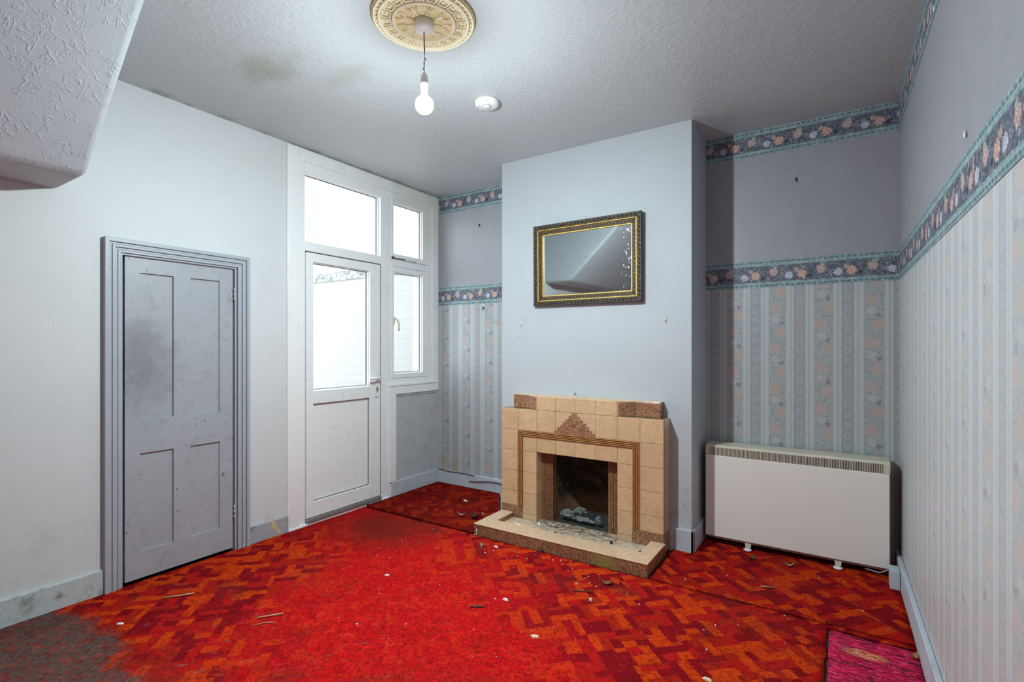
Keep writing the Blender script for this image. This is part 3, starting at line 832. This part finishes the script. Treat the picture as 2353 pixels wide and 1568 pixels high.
sheet('carpet_offcut', -.900, XR-.012, 2.804, YB-.022, M['carpet_r'], 'dirty orange red carpet offcut under the storage heater', 'carpet', h_right, jagsides='y', seed=5)
sheet('rug', -.041, XR-.010, YR+.02, 2.741, M['rug'], 'magenta and black woven rug piece at the bottom right', 'rug', lambda x, y, e: -.002 + .003*noise.noise(Vector((x*6, y*6, 2))), jagsides='xY', jag=.005, seed=9)

# ------------------------------------------------------------------ fireplace
FX0, FX1, FY, SH_ = -2.144, -.922, 3.160, .840
fp = thing('fireplace', 'stepped beige and brown tiled fireplace surround', 'fireplace', (-1.533, 3.2, 0))
ox0, ox1, oz = -1.842, -1.229, .534
m = MB()
m.prism([(FX0, -.0), (ox0, -.0), (ox0, oz), (ox1, oz), (ox1, -.0), (FX1, -.0), (FX1, SH_), (FX0, SH_)], 'y', FY, YF-.001, bevel=.006, seg=3)
m.build('surround', M['tile'], fp)
m = MB(); m.prism([(-1.838, FY), (-1.227, FY), (-1.124, 3.226), (-1.124, YF-.001), (-1.941, YF-.001), (-1.941, 3.226)], 'z', SH_-.002, .941, bevel=.005, seg=3)
m.build('mantel_block', M['tile'], fp)
def side(nm, pts):
    m = MB(); m.prism(pts, 'z', SH_+.001, .935, bevel=.003); m.build(nm, M['btile'], fp, label='dark brown mottled shoulder tiles')
side('shoulder_block', [(-2.076, 3.222), (-1.941, 3.222), (-1.842, 3.1625), (-1.840, 3.170), (-1.930, 3.230), (-1.930, YF-.001), (-2.076, YF-.001)])
side('shoulder_block', [(-.962, 3.222), (-1.124, 3.222), (-1.223, 3.1625), (-1.225, 3.170), (-1.134, 3.230), (-1.134, YF-.001), (-.962, YF-.001)])
m = MB(); m.box(-2.078, -.962, 3.222, YF-.001, .9355, .943, bevel=.002); m.build('shelf_slip', M['tile_plain'], fp)
# fluted amber strip
m = MB()
for k in range(4):
    o_ = k*.0112; w = .0068
    a0, a1, zt = -1.998+o_, -1.080-o_, .686-o_
    m.prism([(a0, .127), (a0+w, .127), (a0+w, zt-w), (a1-w, zt-w), (a1-w, .127), (a1, .127), (a1, zt), (a0, zt)], 'y', FY-.011, FY+.002, bevel=.0025, seg=2)
m.build('fluted_band', M['flute'], fp, label='narrow ribbed amber tile band')
m = MB(); m.prism([(-1.998, .127), (-1.954, .127), (-1.954, .642), (-1.124, .642), (-1.124, .127), (-1.080, .127), (-1.080, .686), (-1.998, .686)], 'y', FY-.001, FY+.002)
m.build('band_backing', M['groove'], fp)
# stepped pyramid motif
st_ = 7; hw = .1545; pts = []
cx = -1.539
L_, R_ = [], []
for k in range(st_):
    w = hw - k*(hw-.020)/(st_-1); z0 = .687 + k*.151/st_; z1 = .687 + (k+1)*.151/st_
    L_ += [(cx-w, z0), (cx-w, z1)]; R_ += [(cx+w, z0), (cx+w, z1)]
m = MB(); m.prism(L_ + R_[::-1], 'y', FY-.003, FY+.002); m.build('stepped_motif', M['btile'], fp, label='brown stepped pyramid of small tiles')
for a, b in ((FX0-.0005, -1.955), (-1.128, FX1+.0005)):
    m = MB(); m.box(a, b, FY-.002, YF-.001 if b > -1 else FY+.02, .0, .126, bevel=.003); m.build('plinth_tile', M['btile'], fp, label='dark brown mottled corner tiles')
# inner fluted cheeks
for a, b in ((-1.845, -1.752), (-1.325, -1.226)):
    m = MB(); m.box(a, b, 3.244, 3.330, .0, oz+.004)
    n = 5
    for k in range(n):
        c = a + .008 + (k+.5)*(b-a-.014)/n
        m.prism([(c-.0075, 3.246), (c-.005, 3.238), (c+.005, 3.238), (c+.0075, 3.246)], 'z', .002, oz)
    m.build('cheek', M['btile_red'], fp, label='reddish ribbed inner cheek')
# fireback shell
m = MB()
inner = [(-1.755, 3.300), (-1.735, 3.44), (-1.66, 3.585), (-1.42, 3.585), (-1.345, 3.44), (-1.322, 3.300)]
prof = []
for z, s, fy in ((.0, 1, 0), (.22, 1, 0), (.40, .97, -.03), (.548, .90, -.12)):
    prof.append([m.bm.verts.new((-1.539+(x+1.539)*s, y + fy*(y-3.30)/.285, z)) for x, y in inner])
for A, Bq in zip(prof, prof[1:]):
    for k in range(len(inner)-1):
        f = m._face([A[k], A[k+1], Bq[k+1], Bq[k]]);  f.smooth = True
m.build('fireback', M['fireback'], fp, fixn=False, label='sooty black and brown fireback')
m = MB(); m.box(-1.752, -1.325, 3.245, 3.600, .0, .030); m.build('grate_floor', M['ash'], fp)
# hearth
he = thing('hearth', 'raised tiled hearth with a kerb in front of the fireplace', 'hearth', (-1.53, 2.95, 0))
hx0, hx1, hy0 = -2.134, -.911, 2.802
m = MB(); m.prism([(hx0, 3.150), (hx0, hy0), (hx1, hy0), (hx1, 3.1550), (hx1-.088, 3.1550), (hx1-.088, 2.944), (hx0+.098, 2.944), (hx0+.098, 3.150)], 'z', -.010, .068, bevel=.003)
m.build('kerb', M['hearth_front'], he)
m = MB(); m.prism([(hx0-.002, 3.152), (hx0-.002, hy0-.003), (hx1+.002, hy0-.003), (hx1+.002, 3.1545), (hx1-.091, 3.1545), (hx1-.091, 2.942), (hx0+.101, 2.942), (hx0+.101, 3.152)], 'z', .066, .073, bevel=.003)
m.build('kerb_top', M['tile_plain'], he, label='beige tiled kerb top')
m = MB(); m.box(hx0+.098, hx1-.088, 2.944, 3.1560, -.005, .034); m.build('hearth_floor', M['hearth'], he, label='sooty pale hearth tiles')
m = MB(); m.box(-1.842, -1.229, 3.1585, 3.244, -.005, .031); m.build('hearth_tongue', M['hearth'], fp, label='sooty tiles inside the fire opening')

# ash bed, plastic, scraps
def heap(name, cx, cy, z0, rx, ry, h, mat, label, cat, kind=None, seed=0):
    m = MB(); n = 22; V = {}
    for i in range(n+1):
        for j in range(n+1):
            u, v = i/n*2-1, j/n*2-1
            d = max(0, 1-(u*u+v*v)); x, y = cx+u*rx, cy+v*ry
            z = z0 + h*d**.6*(.6+.7*noise.noise(Vector((x*22, y*22, seed)))+.4*noise.noise(Vector((x*60, y*60, seed))))
            V[i, j] = m.bm.verts.new((x, y, max(z0+.0005, z)))
    for i in range(n):
        for j in range(n):
            f = m._face([V[i, j], V[i+1, j], V[i+1, j+1], V[i, j+1]]); f.smooth = True
    o = m.build(name, mat); return tag(o, label, cat, kind=kind)
heap('ash_heap', -1.54, 3.37, .0303, .150, .10, .014, M['ash'], 'dark ash lying in the bottom of the fireplace', 'ash', 'stuff', 1)
def crumple(name, c, r, mat, label, cat, seed):
    m = MB(); m2 = bmesh.new(); bmesh.ops.create_icosphere(m2, subdivisions=3, radius=1); vm = {}
    for q in m2.verts:
        k = 1 + .75*noise.noise(q.co*2.4 + Vector((seed, 0, 0))) + .35*noise.noise(q.co*6 + Vector((0, seed, 0)))
        vm[q] = m.bm.verts.new((c[0]+q.co.x*r[0]*k, c[1]+q.co.y*r[1]*k, c[2]+q.co.z*r[2]*k))
    for f in m2.faces: m._face([vm[q] for q in f.verts])
    m2.free(); return tag(m.build(name, mat), label, cat)
crumple('plastic_bag', (-1.665, 3.30, .088), (.052, .034, .022), M['bag'], 'crumpled clear plastic at the left of the grate', 'plastic bag', 2)
crumple('plastic_bag', (-1.585, 3.36, .105), (.042, .030, .020), M['bag'], 'crumpled clear plastic highest in the middle of the grate', 'plastic bag', 5)
crumple('plastic_bag', (-1.530, 3.285, .070), (.070, .026, .014), M['bag'], 'long flattened plastic strip at the front of the grate', 'plastic bag', 8)
crumple('plastic_bag', (-1.415, 3.29, .088), (.016, .016, .024), M['bag'], 'small upright plastic twist at the right of the grate', 'plastic bag', 11)

def flake(name, c, r, mat, label, cat, seed=0, group=None, rz=0.0, tilt=0.0):
    rd = random.Random(seed); n = 7; m = MB()
    R = Matrix.Rotation(rz, 3, 'Z') @ Matrix.Rotation(tilt, 3, 'X')
    ring = [(math.cos(2*PI*k/n)*r[0]*rd.uniform(.7, 1.15), math.sin(2*PI*k/n)*r[1]*rd.uniform(.7, 1.15)) for k in range(n)]
    A = [m.bm.verts.new(R @ Vector((x, y, rd.uniform(-.25, .25)*r[2])) + Vector(c)) for x, y in ring]
    Bq = [m.bm.verts.new(R @ Vector((x*.8, y*.8, r[2]*rd.uniform(.8, 1.2))) + Vector(c)) for x, y in ring]
    m._face(A[::-1]); m._face(Bq)
    for k in range(n): m._face([A[k], A[(k+1) % n], Bq[(k+1) % n], Bq[k]])
    return tag(m.build(name, mat), label, cat, group)
def leaf_(c, L, W, rz, mat, label, curl=.02):
    m = MB(); n = 8; R = Matrix.Rotation(rz, 3, 'Z'); rows = []
    for i in range(n+1):
        t_ = i/n; w = W*math.sin(PI*min(1, t_*1.02))**.8*.5 + .0004; z = .002 + curl*(2*t_-1)**2
        rows.append([m.bm.verts.new(R @ Vector((L*(t_-.5), s*w, z + abs(s)*curl*.35)) + Vector(c)) for s in (-1, 0, 1)])
    for A, Bq in zip(rows, rows[1:]):
        for k in range(2):
            f = m._face([A[k], A[k+1], Bq[k+1], Bq[k]])
    r = bmesh.ops.solidify(m.bm, geom=list(m.bm.faces), thickness=.0012)
    return tag(m.build('dry_leaf', mat), label, 'leaf', kind='thing')
leaf_((-1.069, 2.594, .001), .062, .040, .4, M['leaf_brown'], 'curled tan leaf on the carpet in front of the hearth corner')
leaf_((-.252, 3.384, .004), .055, .024, .15, M['leaf_pale'], 'pale dry leaf on the carpet below the storage heater')
leaf_((-.447, 3.365, .005), .050, .026, 1.0, M['leaf_green'], 'dull green leaf scrap by the left heater foot')
leaf_((-1.945, 2.640, .001), .050, .024, -.3, M['leaf_pale'], 'yellowish leaf beside the left end of the hearth')
leaf_((.258, 2.671, .002), .040, .024, .9, M['twig'], 'peach coloured dry scrap on the magenta rug edge')
leaf_((-2.42, 3.02, .010), .060, .035, .5, M['leaf_pale'], 'small yellow leaf on the rumpled alcove carpet')
leaf_((-2.30, 3.03, .012), .095, .050, 2.6, M['leaf_brown' if False else 'twig_dark'], 'dark shrivelled leaf on the rumpled alcove carpet', .03)
flake('plaster_chip', (-1.146, 1.953, .0), (.024, .012, .005), M['cream_flake'], 'oval cream chip in the middle of the carpet foreground', 'plaster chip', 1, rz=.3)
flake('plaster_chip', (-1.439, 2.156, .0), (.017, .012, .006), M['flake'], 'white chip on the carpet left of the oval cream one', 'plaster chip', 2)
flake('plaster_chip', (-.435, 2.066, .0), (.026, .011, .006), M['cream_flake'], 'long cream chip at the bottom edge near the rug', 'plaster chip', 3, rz=-.2)
flake('plaster_chip', (-2.155, 2.020, .0), (.016, .008, .005), M['flake'], 'white oblong chip on the worn red middle of the carpet', 'plaster chip', 4, rz=.7)
flake('plaster_chip', (-2.62, 3.32, .014), (.026, .012, .004), M['flake'], 'largest white chip on the rumpled alcove carpet', 'plaster chip', 5, rz=-.5)
flake('plaster_chip', (-1.870, 2.690, .0), (.022, .009, .005), M['flake'], 'white curved chip close to the hearth front', 'plaster chip', 6, rz=-.3)
flake('plaster_chip', (-2.83, .985, .0), (.022, .010, .004), M['paper'], 'pale lilac scrap beside the grey bald carpet patch', 'scrap', 7, rz=.6)
flake('plaster_chip', (-1.068, 2.385, .0), (.012, .010, .012), M['cream_flake'], 'stony beige chip on the carpet below the hearth', 'plaster chip', 8)
def stick(pts, r, mat, label):
    m = MB(); m.tube(pts, r, 6); return tag(m.build('twig', mat), label, 'twig')
stick([(-2.925, 1.205, .004), (-2.87, 1.275, .005), (-2.845, 1.315, .005)], .0045, M['twig'], 'bent straw coloured twig in front of the cupboard door')
stick([(-2.335, 1.36, .004), (-2.268, 1.452, .004)], .004, M['twig'], 'straight straw coloured twig on the worn carpet')
stick([(-2.29, 1.31, .003), (-2.262, 1.36, .004), (-2.235, 1.38, .003)], .0022, M['twig'], 'thin curved straw below the straight twig')
stick([(-1.545, 2.000, .005), (-1.490, 2.035, .005)], .005, M['twig_dark'], 'dark brown twig near the middle of the carpet')
stick([(-1.20, 2.43, .003), (-1.10, 2.47, .003)], .003, M['twig_dark'], 'dark thin twig on the carpet below the hearth')
stick([(-.36, 3.02, .006), (-.29, 3.045, .006)], .0025, M['twig'], 'thin pale twig on the carpet offcut by the heater')

# tiny plaster flakes: one shape, copied
base = None
rd = random.Random(21)
spots = []
while len(spots) < 70:
    x, y = rd.uniform(-2.5, .1), rd.uniform(1.5, 3.55)
    if -2.18 < x < -.86 and y > 2.74: continue
    if x < -2.2 and y < 1.9: continue
    if in_rug(x + .02, y - .03): continue
    if x > -.86 and y > 3.35: continue
    if XA - .05 < x < XB + .05 and y > 2.74: continue
    spots.append((x, y))
for i in range(26): spots.append((-1.95 + i*.04 + rd.uniform(-.02, .02), 2.62 + rd.uniform(-.10, .15)))
for i, (x, y) in enumerate(spots):
    if base is None:
        base = flake('plaster_fleck', (0, 0, 0), (.0055, .0036, .0028), M['flake'], 'tiny white plaster fleck scattered on the red carpet', 'plaster fleck', 31, 'white flecks on the carpet'); f = base
    else:
        f = base.copy(); C.objects.link(f)
    z = .0005
    if y > 2.82: z = (h_left(x, y, 0) if x < -2 else h_right(x, y, 0)) + .0005
    f.location = (x, y, z); f.rotation_euler = (0, 0, rd.uniform(0, 6)); k = rd.choice((.5, .6, .7, .9, 1.2)); f.scale = (k, k, k)

# scraps on the hearth
flake('paper_scrap', (-1.905, 3.010, .034), (.034, .013, .012), M['paper'], 'white folded paper scrap on the left of the hearth', 'paper scrap', 41, rz=-.3)
flake('paper_scrap', (-1.995, 2.985, .034), (.013, .009, .010), M['paper'], 'tiny white twist of paper in the left hearth corner', 'paper scrap', 42)
flake('paper_scrap', (-1.800, 3.128, .034), (.026, .006, .008), M['paper'], 'white sliver by the left inner cheek of the fire', 'paper scrap', 43, rz=-.5)
for i, (x, y, r, lb) in enumerate(((-1.185, 2.985, .020, 'largest black char lump at the right of the hearth'), (-1.150, 2.960, .015, 'black char lump beside the largest lump on the hearth'), (-1.235, 3.075, .020, 'flat black char piece near the right cheek'), (-1.055, 3.000, .012, 'black char lump in the right corner of the hearth'), (-1.035, 3.045, .010, 'small char lump by the right kerb end'), (-1.62, 3.03, .016, 'dark char sliver in the middle of the hearth'))):
    flake('char_lump', (x, y, .034), (r, r*.6, r*.5), M['char'], lb, 'char', 50+i, rz=i)
flake('char_lump', (-1.58, 2.785, .0), (.014, .010, .012), M['char'], 'black lump with white edge at the foot of the hearth front', 'char', 61)
stick([(-2.10, 2.787, .045), (-2.095, 2.778, .030), (-2.090, 2.790, .018), (-2.10, 2.784, .008), (-2.12, 2.78, .002)], .0022, M['flake'], 'white curl of thread against the left end of the hearth')

# ------------------------------------------------------------------ mirror
mr = thing('wall_mirror', 'rectangular wall mirror in an ornate black and gold frame', 'mirror', (-1.511, YF, 1.9))
mx0, mx1, mz0, mz1 = -1.927, -1.095, 1.600, 2.197
def rect_frame(m, o, w, y0, y1, bev=.003):
    a, b, c, d = mx0+o, mx1-o, mz0+o, mz1-o
    for q in ([(a, c), (b, c), (b-w, c+w), (a+w, c+w)], [(b, c), (b, d), (b-w, d-w), (b-w, c+w)], [(b, d), (a, d), (a+w, d-w), (b-w, d-w)], [(a, d), (a, c), (a+w, c+w), (a+w, d-w)]):
        m.prism(q, 'y', y0, y1, bevel=bev)
m = MB()
m.mi = 0; rect_frame(m, 0, .034, YF-.034, YF-.001)
m.mi = 1; rect_frame(m, .033, .008, YF-.030, YF-.004)
m.mi = 2; rect_frame(m, .040, .030, YF-.020, YF-.004)
m.mi = 1; rect_frame(m, .069, .008, YF-.018, YF-.004, .002)
# carved scrolls
def scrolls(o, n_h, n_v, r, y, mi):
    m.mi = mi
    for k in range(n_h):
        x = mx0+.03 + (k+.5)*(mx1-mx0-.06)/n_h
        for z, s in ((mz0+o, 1), (mz1-o, -1)):
            m.blob((x, y, z), (r*1.25, r*.5, r*.6), 8, 5, Matrix.Rotation(.6*s, 3, 'Y'))
            m.blob((x+r*1.0, y, z+.006*s), (r*.5, r*.45, r*.35), 6, 4)
    for k in range(n_v):
        z = mz0+.03 + (k+.5)*(mz1-mz0-.06)/n_v
        for x, s in ((mx0+o, 1), (mx1-o, -1)):
            m.blob((x, y, z), (r*.6, r*.5, r*1.25), 8, 5, Matrix.Rotation(.6*s, 3, 'Y'))
            m.blob((x+.006*s, y, z+r*1.0), (r*.35, r*.45, r*.5), 6, 4)
scrolls(.017, 26, 18, .0105, YF-.035, 0)
scrolls(.055, 30, 20, .0070, YF-.0205, 2)
m.build('frame', [M['frame_dark'], M['gold'], M['frame_cove']], mr)
m = MB(); q = .074
v = [(mx0+q, mz0+q), (mx1-q, mz0+q), (mx1-q, mz1-q), (mx0+q, mz1-q)]
yb = YF-.0095
m.box(mx0+q, mx1-q, yb, yb+.004, mz0+q, mz1-q); m.build('mirror_glass', M['mirror'], mr)
m = MB(); m.tube([(-1.519, YF-.006, 2.190), (-1.519, YF-.006, 2.215), (-1.513, YF-.006, 2.222), (-1.507, YF-.006, 2.215), (-1.507, YF-.006, 2.190)], .0025, 8)
m.build('hanging_loop', M['chrome'], mr)
mr.location.y -= .0085; mr.rotation_euler = (.0078, 0, -.013)

# ------------------------------------------------------------------ ceiling things
RC = (-1.530, 1.648, ZC)
m = MB()
m.mi = 1; m.lathe([(.224, 0), (.224, -.010), (.216, -.016), (.206, -.012), (.0, -.012)], RC, 64)
m.mi = 0
for prof in ([(.199, -.010), (.199, -.020), (.193, -.023), (.187, -.020), (.187, -.010)], [(.139, -.010), (.139, -.022), (.132, -.026), (.126, -.022), (.126, -.010)], [(.218, -.008), (.218, -.017), (.212, -.017), (.212, -.008)]):
    m.lathe(prof, RC, 64)
N = 48
for k in range(N):            # dentils
    a = 2*PI*k/N; R = Matrix.Rotation(a, 3, 'Z')
    m.mi = 0
    m.blob(Vector(RC) + R @ Vector((.2055, 0, -.014)), (.0055, .0075, .006), 6, 4, R)
N = 20
for k in range(N):            # square coffers with a rosette
    a = 2*PI*k/N
    ca, sa = math.cos(a), math.sin(a)
    def pt(r, tt, z): return (RC[0]+r*ca-tt*sa, RC[1]+r*sa+tt*ca, RC[2]+z)
    m.mi = 0
    for r0, r1, t0, t1 in ((.143, .183, -.0215, -.0165), (.143, .183, .0165, .0215), (.143, .148, -.0165, .0165), (.178, .183, -.0165, .0165)):
        V = [m.bm.verts.new(pt(r, tt * (r/.163), z)) for z in (-.011, -.020) for r, tt in ((r0, t0), (r1, t0), (r1, t1), (r0, t1))]
        for q in ((0, 1, 2, 3), (4, 5, 6, 7), (0, 1, 5, 4), (1, 2, 6, 5), (2, 3, 7, 6), (3, 0, 4, 7)): m._face([V[i] for i in q])
    m.blob(pt(.163, 0, -.013), (.010, .010, .007), 8, 5)
for k in range(8):            # acanthus sprays inside
    a = 2*PI*k/8 + .2; R = Matrix.Rotation(a, 3, 'Z')
    m.mi = 2 if k % 2 else 0
    m.blob(Vector(RC) + R @ Vector((.075, 0, -.013)), (.032, .009, .007), 8, 5, R)
    for s in (-1, 1):
        m.mi = 0 if k % 2 else 2
        m.blob(Vector(RC) + R @ Vector((.092, s*.016, -.013)), (.018, .007, .006), 8, 5, R @ Matrix.Rotation(s*.7, 3, 'Z'))
        m.mi = 1
        m.blob(Vector(RC) + R @ Vector((.112, s*.021, -.013)), (.008, .008, .006), 8, 5)
    m.mi = 1; m.blob(Vector(RC) + R @ Vector((.058, 0, -.014)), (.009, .012, .008), 8, 5)
tag(m.build('ceiling_rose', [M['rose'], M['rose_ochre'], M['rose_pink']]), 'round ornate cream and ochre plaster ceiling rose', 'ceiling rose')
pl = thing('pendant_light', 'bare lit bulb hanging on a grey flex from the ceiling rose', 'light', (RC[0], RC[1], ZC))
zt = ZC - .013
m = MB(); m.lathe([(0, 0), (.043, 0), (.043, -.026), (.040, -.034), (.028, -.041), (.008, -.046), (0, -.046)], (RC[0], RC[1], zt), 40); m.build('ceiling_cup', M['white_plastic'], pl)
bx_, by_ = -1.528, 1.648
m = MB(); m.tube([(RC[0], RC[1], zt-.044), (bx_+.001, by_, 2.60), (bx_-.001, by_, 2.54), (bx_, by_, 2.496)], .0032, 8)
fx = m.build('flex', M['grey_flex'], pl)
m = MB(); m.tube([(bx_, by_, 2.566), (bx_+.002, by_, 2.565), (bx_+.007, by_, 2.560), (bx_+.009, by_, 2.552)], .0022, 6); m.build('frayed_strand', M['grey_flex'], fx)
m = MB(); m.tube([(bx_-.002, by_, 2.525), (bx_-.006, by_, 2.520), (bx_-.005, by_, 2.512)], .0022, 6); m.build('frayed_strand', M['grey_flex'], fx)

m = MB(); m.lathe([(.004, .062), (.009, .058), (.0155, .040), (.0165, .020), (.0175, .018), (.0175, .010), (.0155, .008), (.0155, -.012), (0, -.012)], (bx_, by_, 2.438), 24); m.build('lamp_holder', M['white_plastic'], pl)
BZ = 2.360
def arc(a0, a1, n, r=.040): return [(r*math.cos(math.radians(a0+(a1-a0)*k/n)), r*math.sin(math.radians(a0+(a1-a0)*k/n))) for k in range(n+1)]
m = MB(); m.lathe(arc(-9, 66, 8) + [(.0140, .046), (.0135, .070)], (bx_, by_, BZ), 28)
bb = m.build('bulb', M['globe'], pl)
m = MB(); m.lathe(arc(-9, -88, 8) + [(0, -.040)], (bx_, by_, BZ), 28)
m.build('lit_dome', M['bulb'], bb)
sa_ = thing('smoke_alarm', 'round white smoke alarm on the ceiling beside the light', 'smoke alarm', (-1.735, 2.405, ZC))
m = MB(); m.lathe([(0, 0), (.070, 0), (.072, -.010), (.069, -.022), (.058, -.031), (.030, -.036), (0, -.036)], (-1.735, 2.405, ZC), 44); m.build('body', M['white_plastic'], sa_)
m = MB(); m.lathe([(.027, -.0345), (.028, -.0355), (.0255, -.0375), (.0255, -.0345)], (-1.735+.004, 2.405-.012, ZC), 32); m.build('button_ring', M['grey_flex'], sa_)
m = MB(); m.lathe([(.0245, -.0345), (.024, -.040), (.015, -.042), (0, -.042)], (-1.735+.004, 2.405-.012, ZC), 32); m.build('test_button', M['white_plastic'], sa_)
m = MB()
for k in range(4): m.box(-1.785+k*.007, -1.781+k*.007, 2.374-k*.003, 2.379-k*.003, ZC-.034, ZC-.026)
m.build('vent_slot', M['grey_flex'], sa_)

# ------------------------------------------------------------------ storage heater
ht = thing('storage_heater', 'wide cream storage heater in the right alcove', 'heater', (-.25, 3.6, 0))
sx0, sx1, sy0, sy1, sz0, sz1 = -.750, .238, 3.512, 3.672, .052, .652
m = MB(); m.box(sx0, sx1-.004, sy0, sy1, sz0, sz1-.066, bevel=.006, seg=3); m.build('casing', M['heater'], ht)
m = MB()
m.box(sx0, sx0+.028, sy0-.001, sy1, sz1-.067, sz1-.010, bevel=.004); m.box(sx1-.032, sx1-.002, sy0-.001, sy1, sz1-.067, sz1-.010, bevel=.004)
m.prism([(sy0-.002, sz1-.014), (sy0+.014, sz1), (sy1, sz1), (sy1, sz1-.014)], 'x', sx0, sx1-.002, bevel=.003)
m.build('top_cover', M['heater_edge'], ht)
m = MB(); m.box(sx0+.028, sx1-.032, sy0+.012, sy1, sz1-.066, sz1-.014)
m.build('grille_recess', M['heater_dark'], ht)
m = MB(); n = 118; w = (sx1-sx0-.060)/n
for k in range(n): m.box(sx0+.028+k*w+w*.22, sx0+.028+k*w+w*.74, sy0, sy0+.012, sz1-.066, sz1-.012)
m.build('grille', M['heater_edge'], ht)
m = MB(); m.box(sx1-.004, sx1+.001, sy0+.012, sy1, sz0, sz1-.02, bevel=.002); m.build('end_panel', M['heater_side'], ht, label='brown end panel')
m = MB(); m.box(sx0+.01, sx1-.012, sy0+.006, sy1, sz0-.010, sz0+.001); m.build('base_tray', M['heater_side'], ht)
for x in (-.492, -.010):
    m = MB(); m.prism([(x-.018, sz0-.006), (x+.018, sz0-.006), (x+.014, .012), (x-.014, .012)], 'y', sy0+.004, sy0+.10); lg = m.build('leg', M['heater_edge'], ht)
    m = MB(); m.lathe([(0, .006), (.024, .006), (.024, .0), (.020, -.004), (0, -.004)], (x, sy0-.008, .008), 24); m.build('foot_cup', M['white_plastic'], lg, label='white castor cup')
sb = MB(); sb.box(.2245, XR-.0205, 3.375, 3.470, .0, .098, bevel=.003)
tag(sb.build('junction_block', M['skirt']), 'small white block on the floor where heater meets right wall', 'block')
m = MB(); m.tube([(.120, 3.53, .028), (.185, 3.500, .030), (.212, 3.488, .050), (.228, 3.4755, .068)], .004, 8); tag(m.build('heater_cable', M['grey_flex']), 'grey cable from under the heater to the white block', 'cable')

# ------------------------------------------------------------------ hooks, nails, cable
def hook(c, mat, label, s=1.0, big=False):
    m = MB(); x, y, z = c
    m.box(x-.005*s, x+.005*s, y-.004, y, z-.004*s, z+.012*s)
    m.tube([(x, y-.003, z+.004*s), (x, y-.012*s, z-.002*s), (x+.001, y-.015*s, z-.010*s), (x, y-.010*s, z-.015*s), (x, y-.004*s, z-.012*s)], .0024*s, 7)
    return tag(m.build('wall_hook', mat), label, 'hook')
hook((-2.756, YB, 2.405), M['black'], 'black hook high on the left alcove wall', 1.1)
hook((-2.712, YB, 1.646), M['black'], 'black picture hook just under the left alcove border', 1.2)
hook((-.235, YB, 2.368), M['black'], 'black hook high on the right alcove wall', 1.1)
hook((-2.052, YF, 1.472), M['cream_plastic'], 'cream cup hook on the chimney breast left of the mirror', 1.0)
hook((-.952, YF, 1.474), M['cream_plastic'], 'cream cup hook on the chimney breast right of the mirror', 1.0)
m = MB(); m.blob((-1.600, YF-.004, .962), (.010, .006, .008)); m.tube([(-1.600, YF, .962), (-1.600, YF-.012, .962)], .004, 8)
tag(m.build('nail', M['grey_flex']), 'grey nail head in the wall above the mantel', 'nail')
pts = [(-2.86, YB-.024, .062), (-2.80, YB-.026, .070), (-2.72, YB-.03, .085), (-2.62, YB-.03, .098), (-2.52, YB-.03, .100), (-2.44, YB-.03, .088), (-2.36, YB-.028, .080), (-2.27, YB-.024, .080)]
m = MB(); m.tube(pts, .0065, 8); tag(m.build('loose_cable', M['grey_flex']), 'loose grey cable sagging along the left alcove skirting', 'cable')
pts = [(XL+.03, YB-.02, .128), (-3.10, YB-.02, .118), (-2.95, YB-.022, .124), (-2.80, YB-.021, .120)]
m = MB(); m.tube(pts, .004, 7); tag(m.build('thin_wire', M['twig_dark']), 'thin brown wire on top of the left alcove skirting', 'cable')

for (y, z, lb) in ((2.482, 2.586, 'cream plaster mark high on the right wall by the ceiling border'), (1.956, 1.920, 'pale plaster mark above the right wall border')):
    m = MB(); m.blob((xr(y)-.003, y, z), (.004, .006, .012), 8, 5, nz=.5, seed=3)
    tag(m.build('plaster_dab', M['flake']), lb, 'plaster mark')
# ------------------------------------------------------------------ light, world, camera
w = bpy.data.worlds.new('overcast'); bpy.context.scene.world = w; w.use_nodes = True
bg = w.node_tree.nodes['Background']; bg.inputs[0].default_value = (.84, .95, 1.0, 1); bg.inputs[1].default_value = 4.2

F, YAW, VH = 1161.118, .575898, 796.66
cam = bpy.data.cameras.new('camera'); co = bpy.data.objects.new('camera', cam); C.objects.link(co)
co.location = (0, 0, 1.3); co.rotation_euler = (PI/2, 0, YAW)
cam.sensor_fit = 'HORIZONTAL'; cam.sensor_width = 36; cam.lens = F/2353*36; cam.shift_y = (VH-784)/2353; cam.clip_start = .02
sc = bpy.context.scene; sc.camera = co
sc.view_settings.view_transform = 'Standard'; sc.view_settings.look = 'None'; sc.view_settings.exposure = 0.65; sc.view_settings.gamma = 1.0
sc.view_settings.use_curve_mapping = False
sc.cycles.max_bounces = 8; sc.cycles.diffuse_bounces = 4; sc.cycles.adaptive_threshold = .03; sc.cycles.sample_clamp_indirect = 6
sc.cycles.use_denoising = True
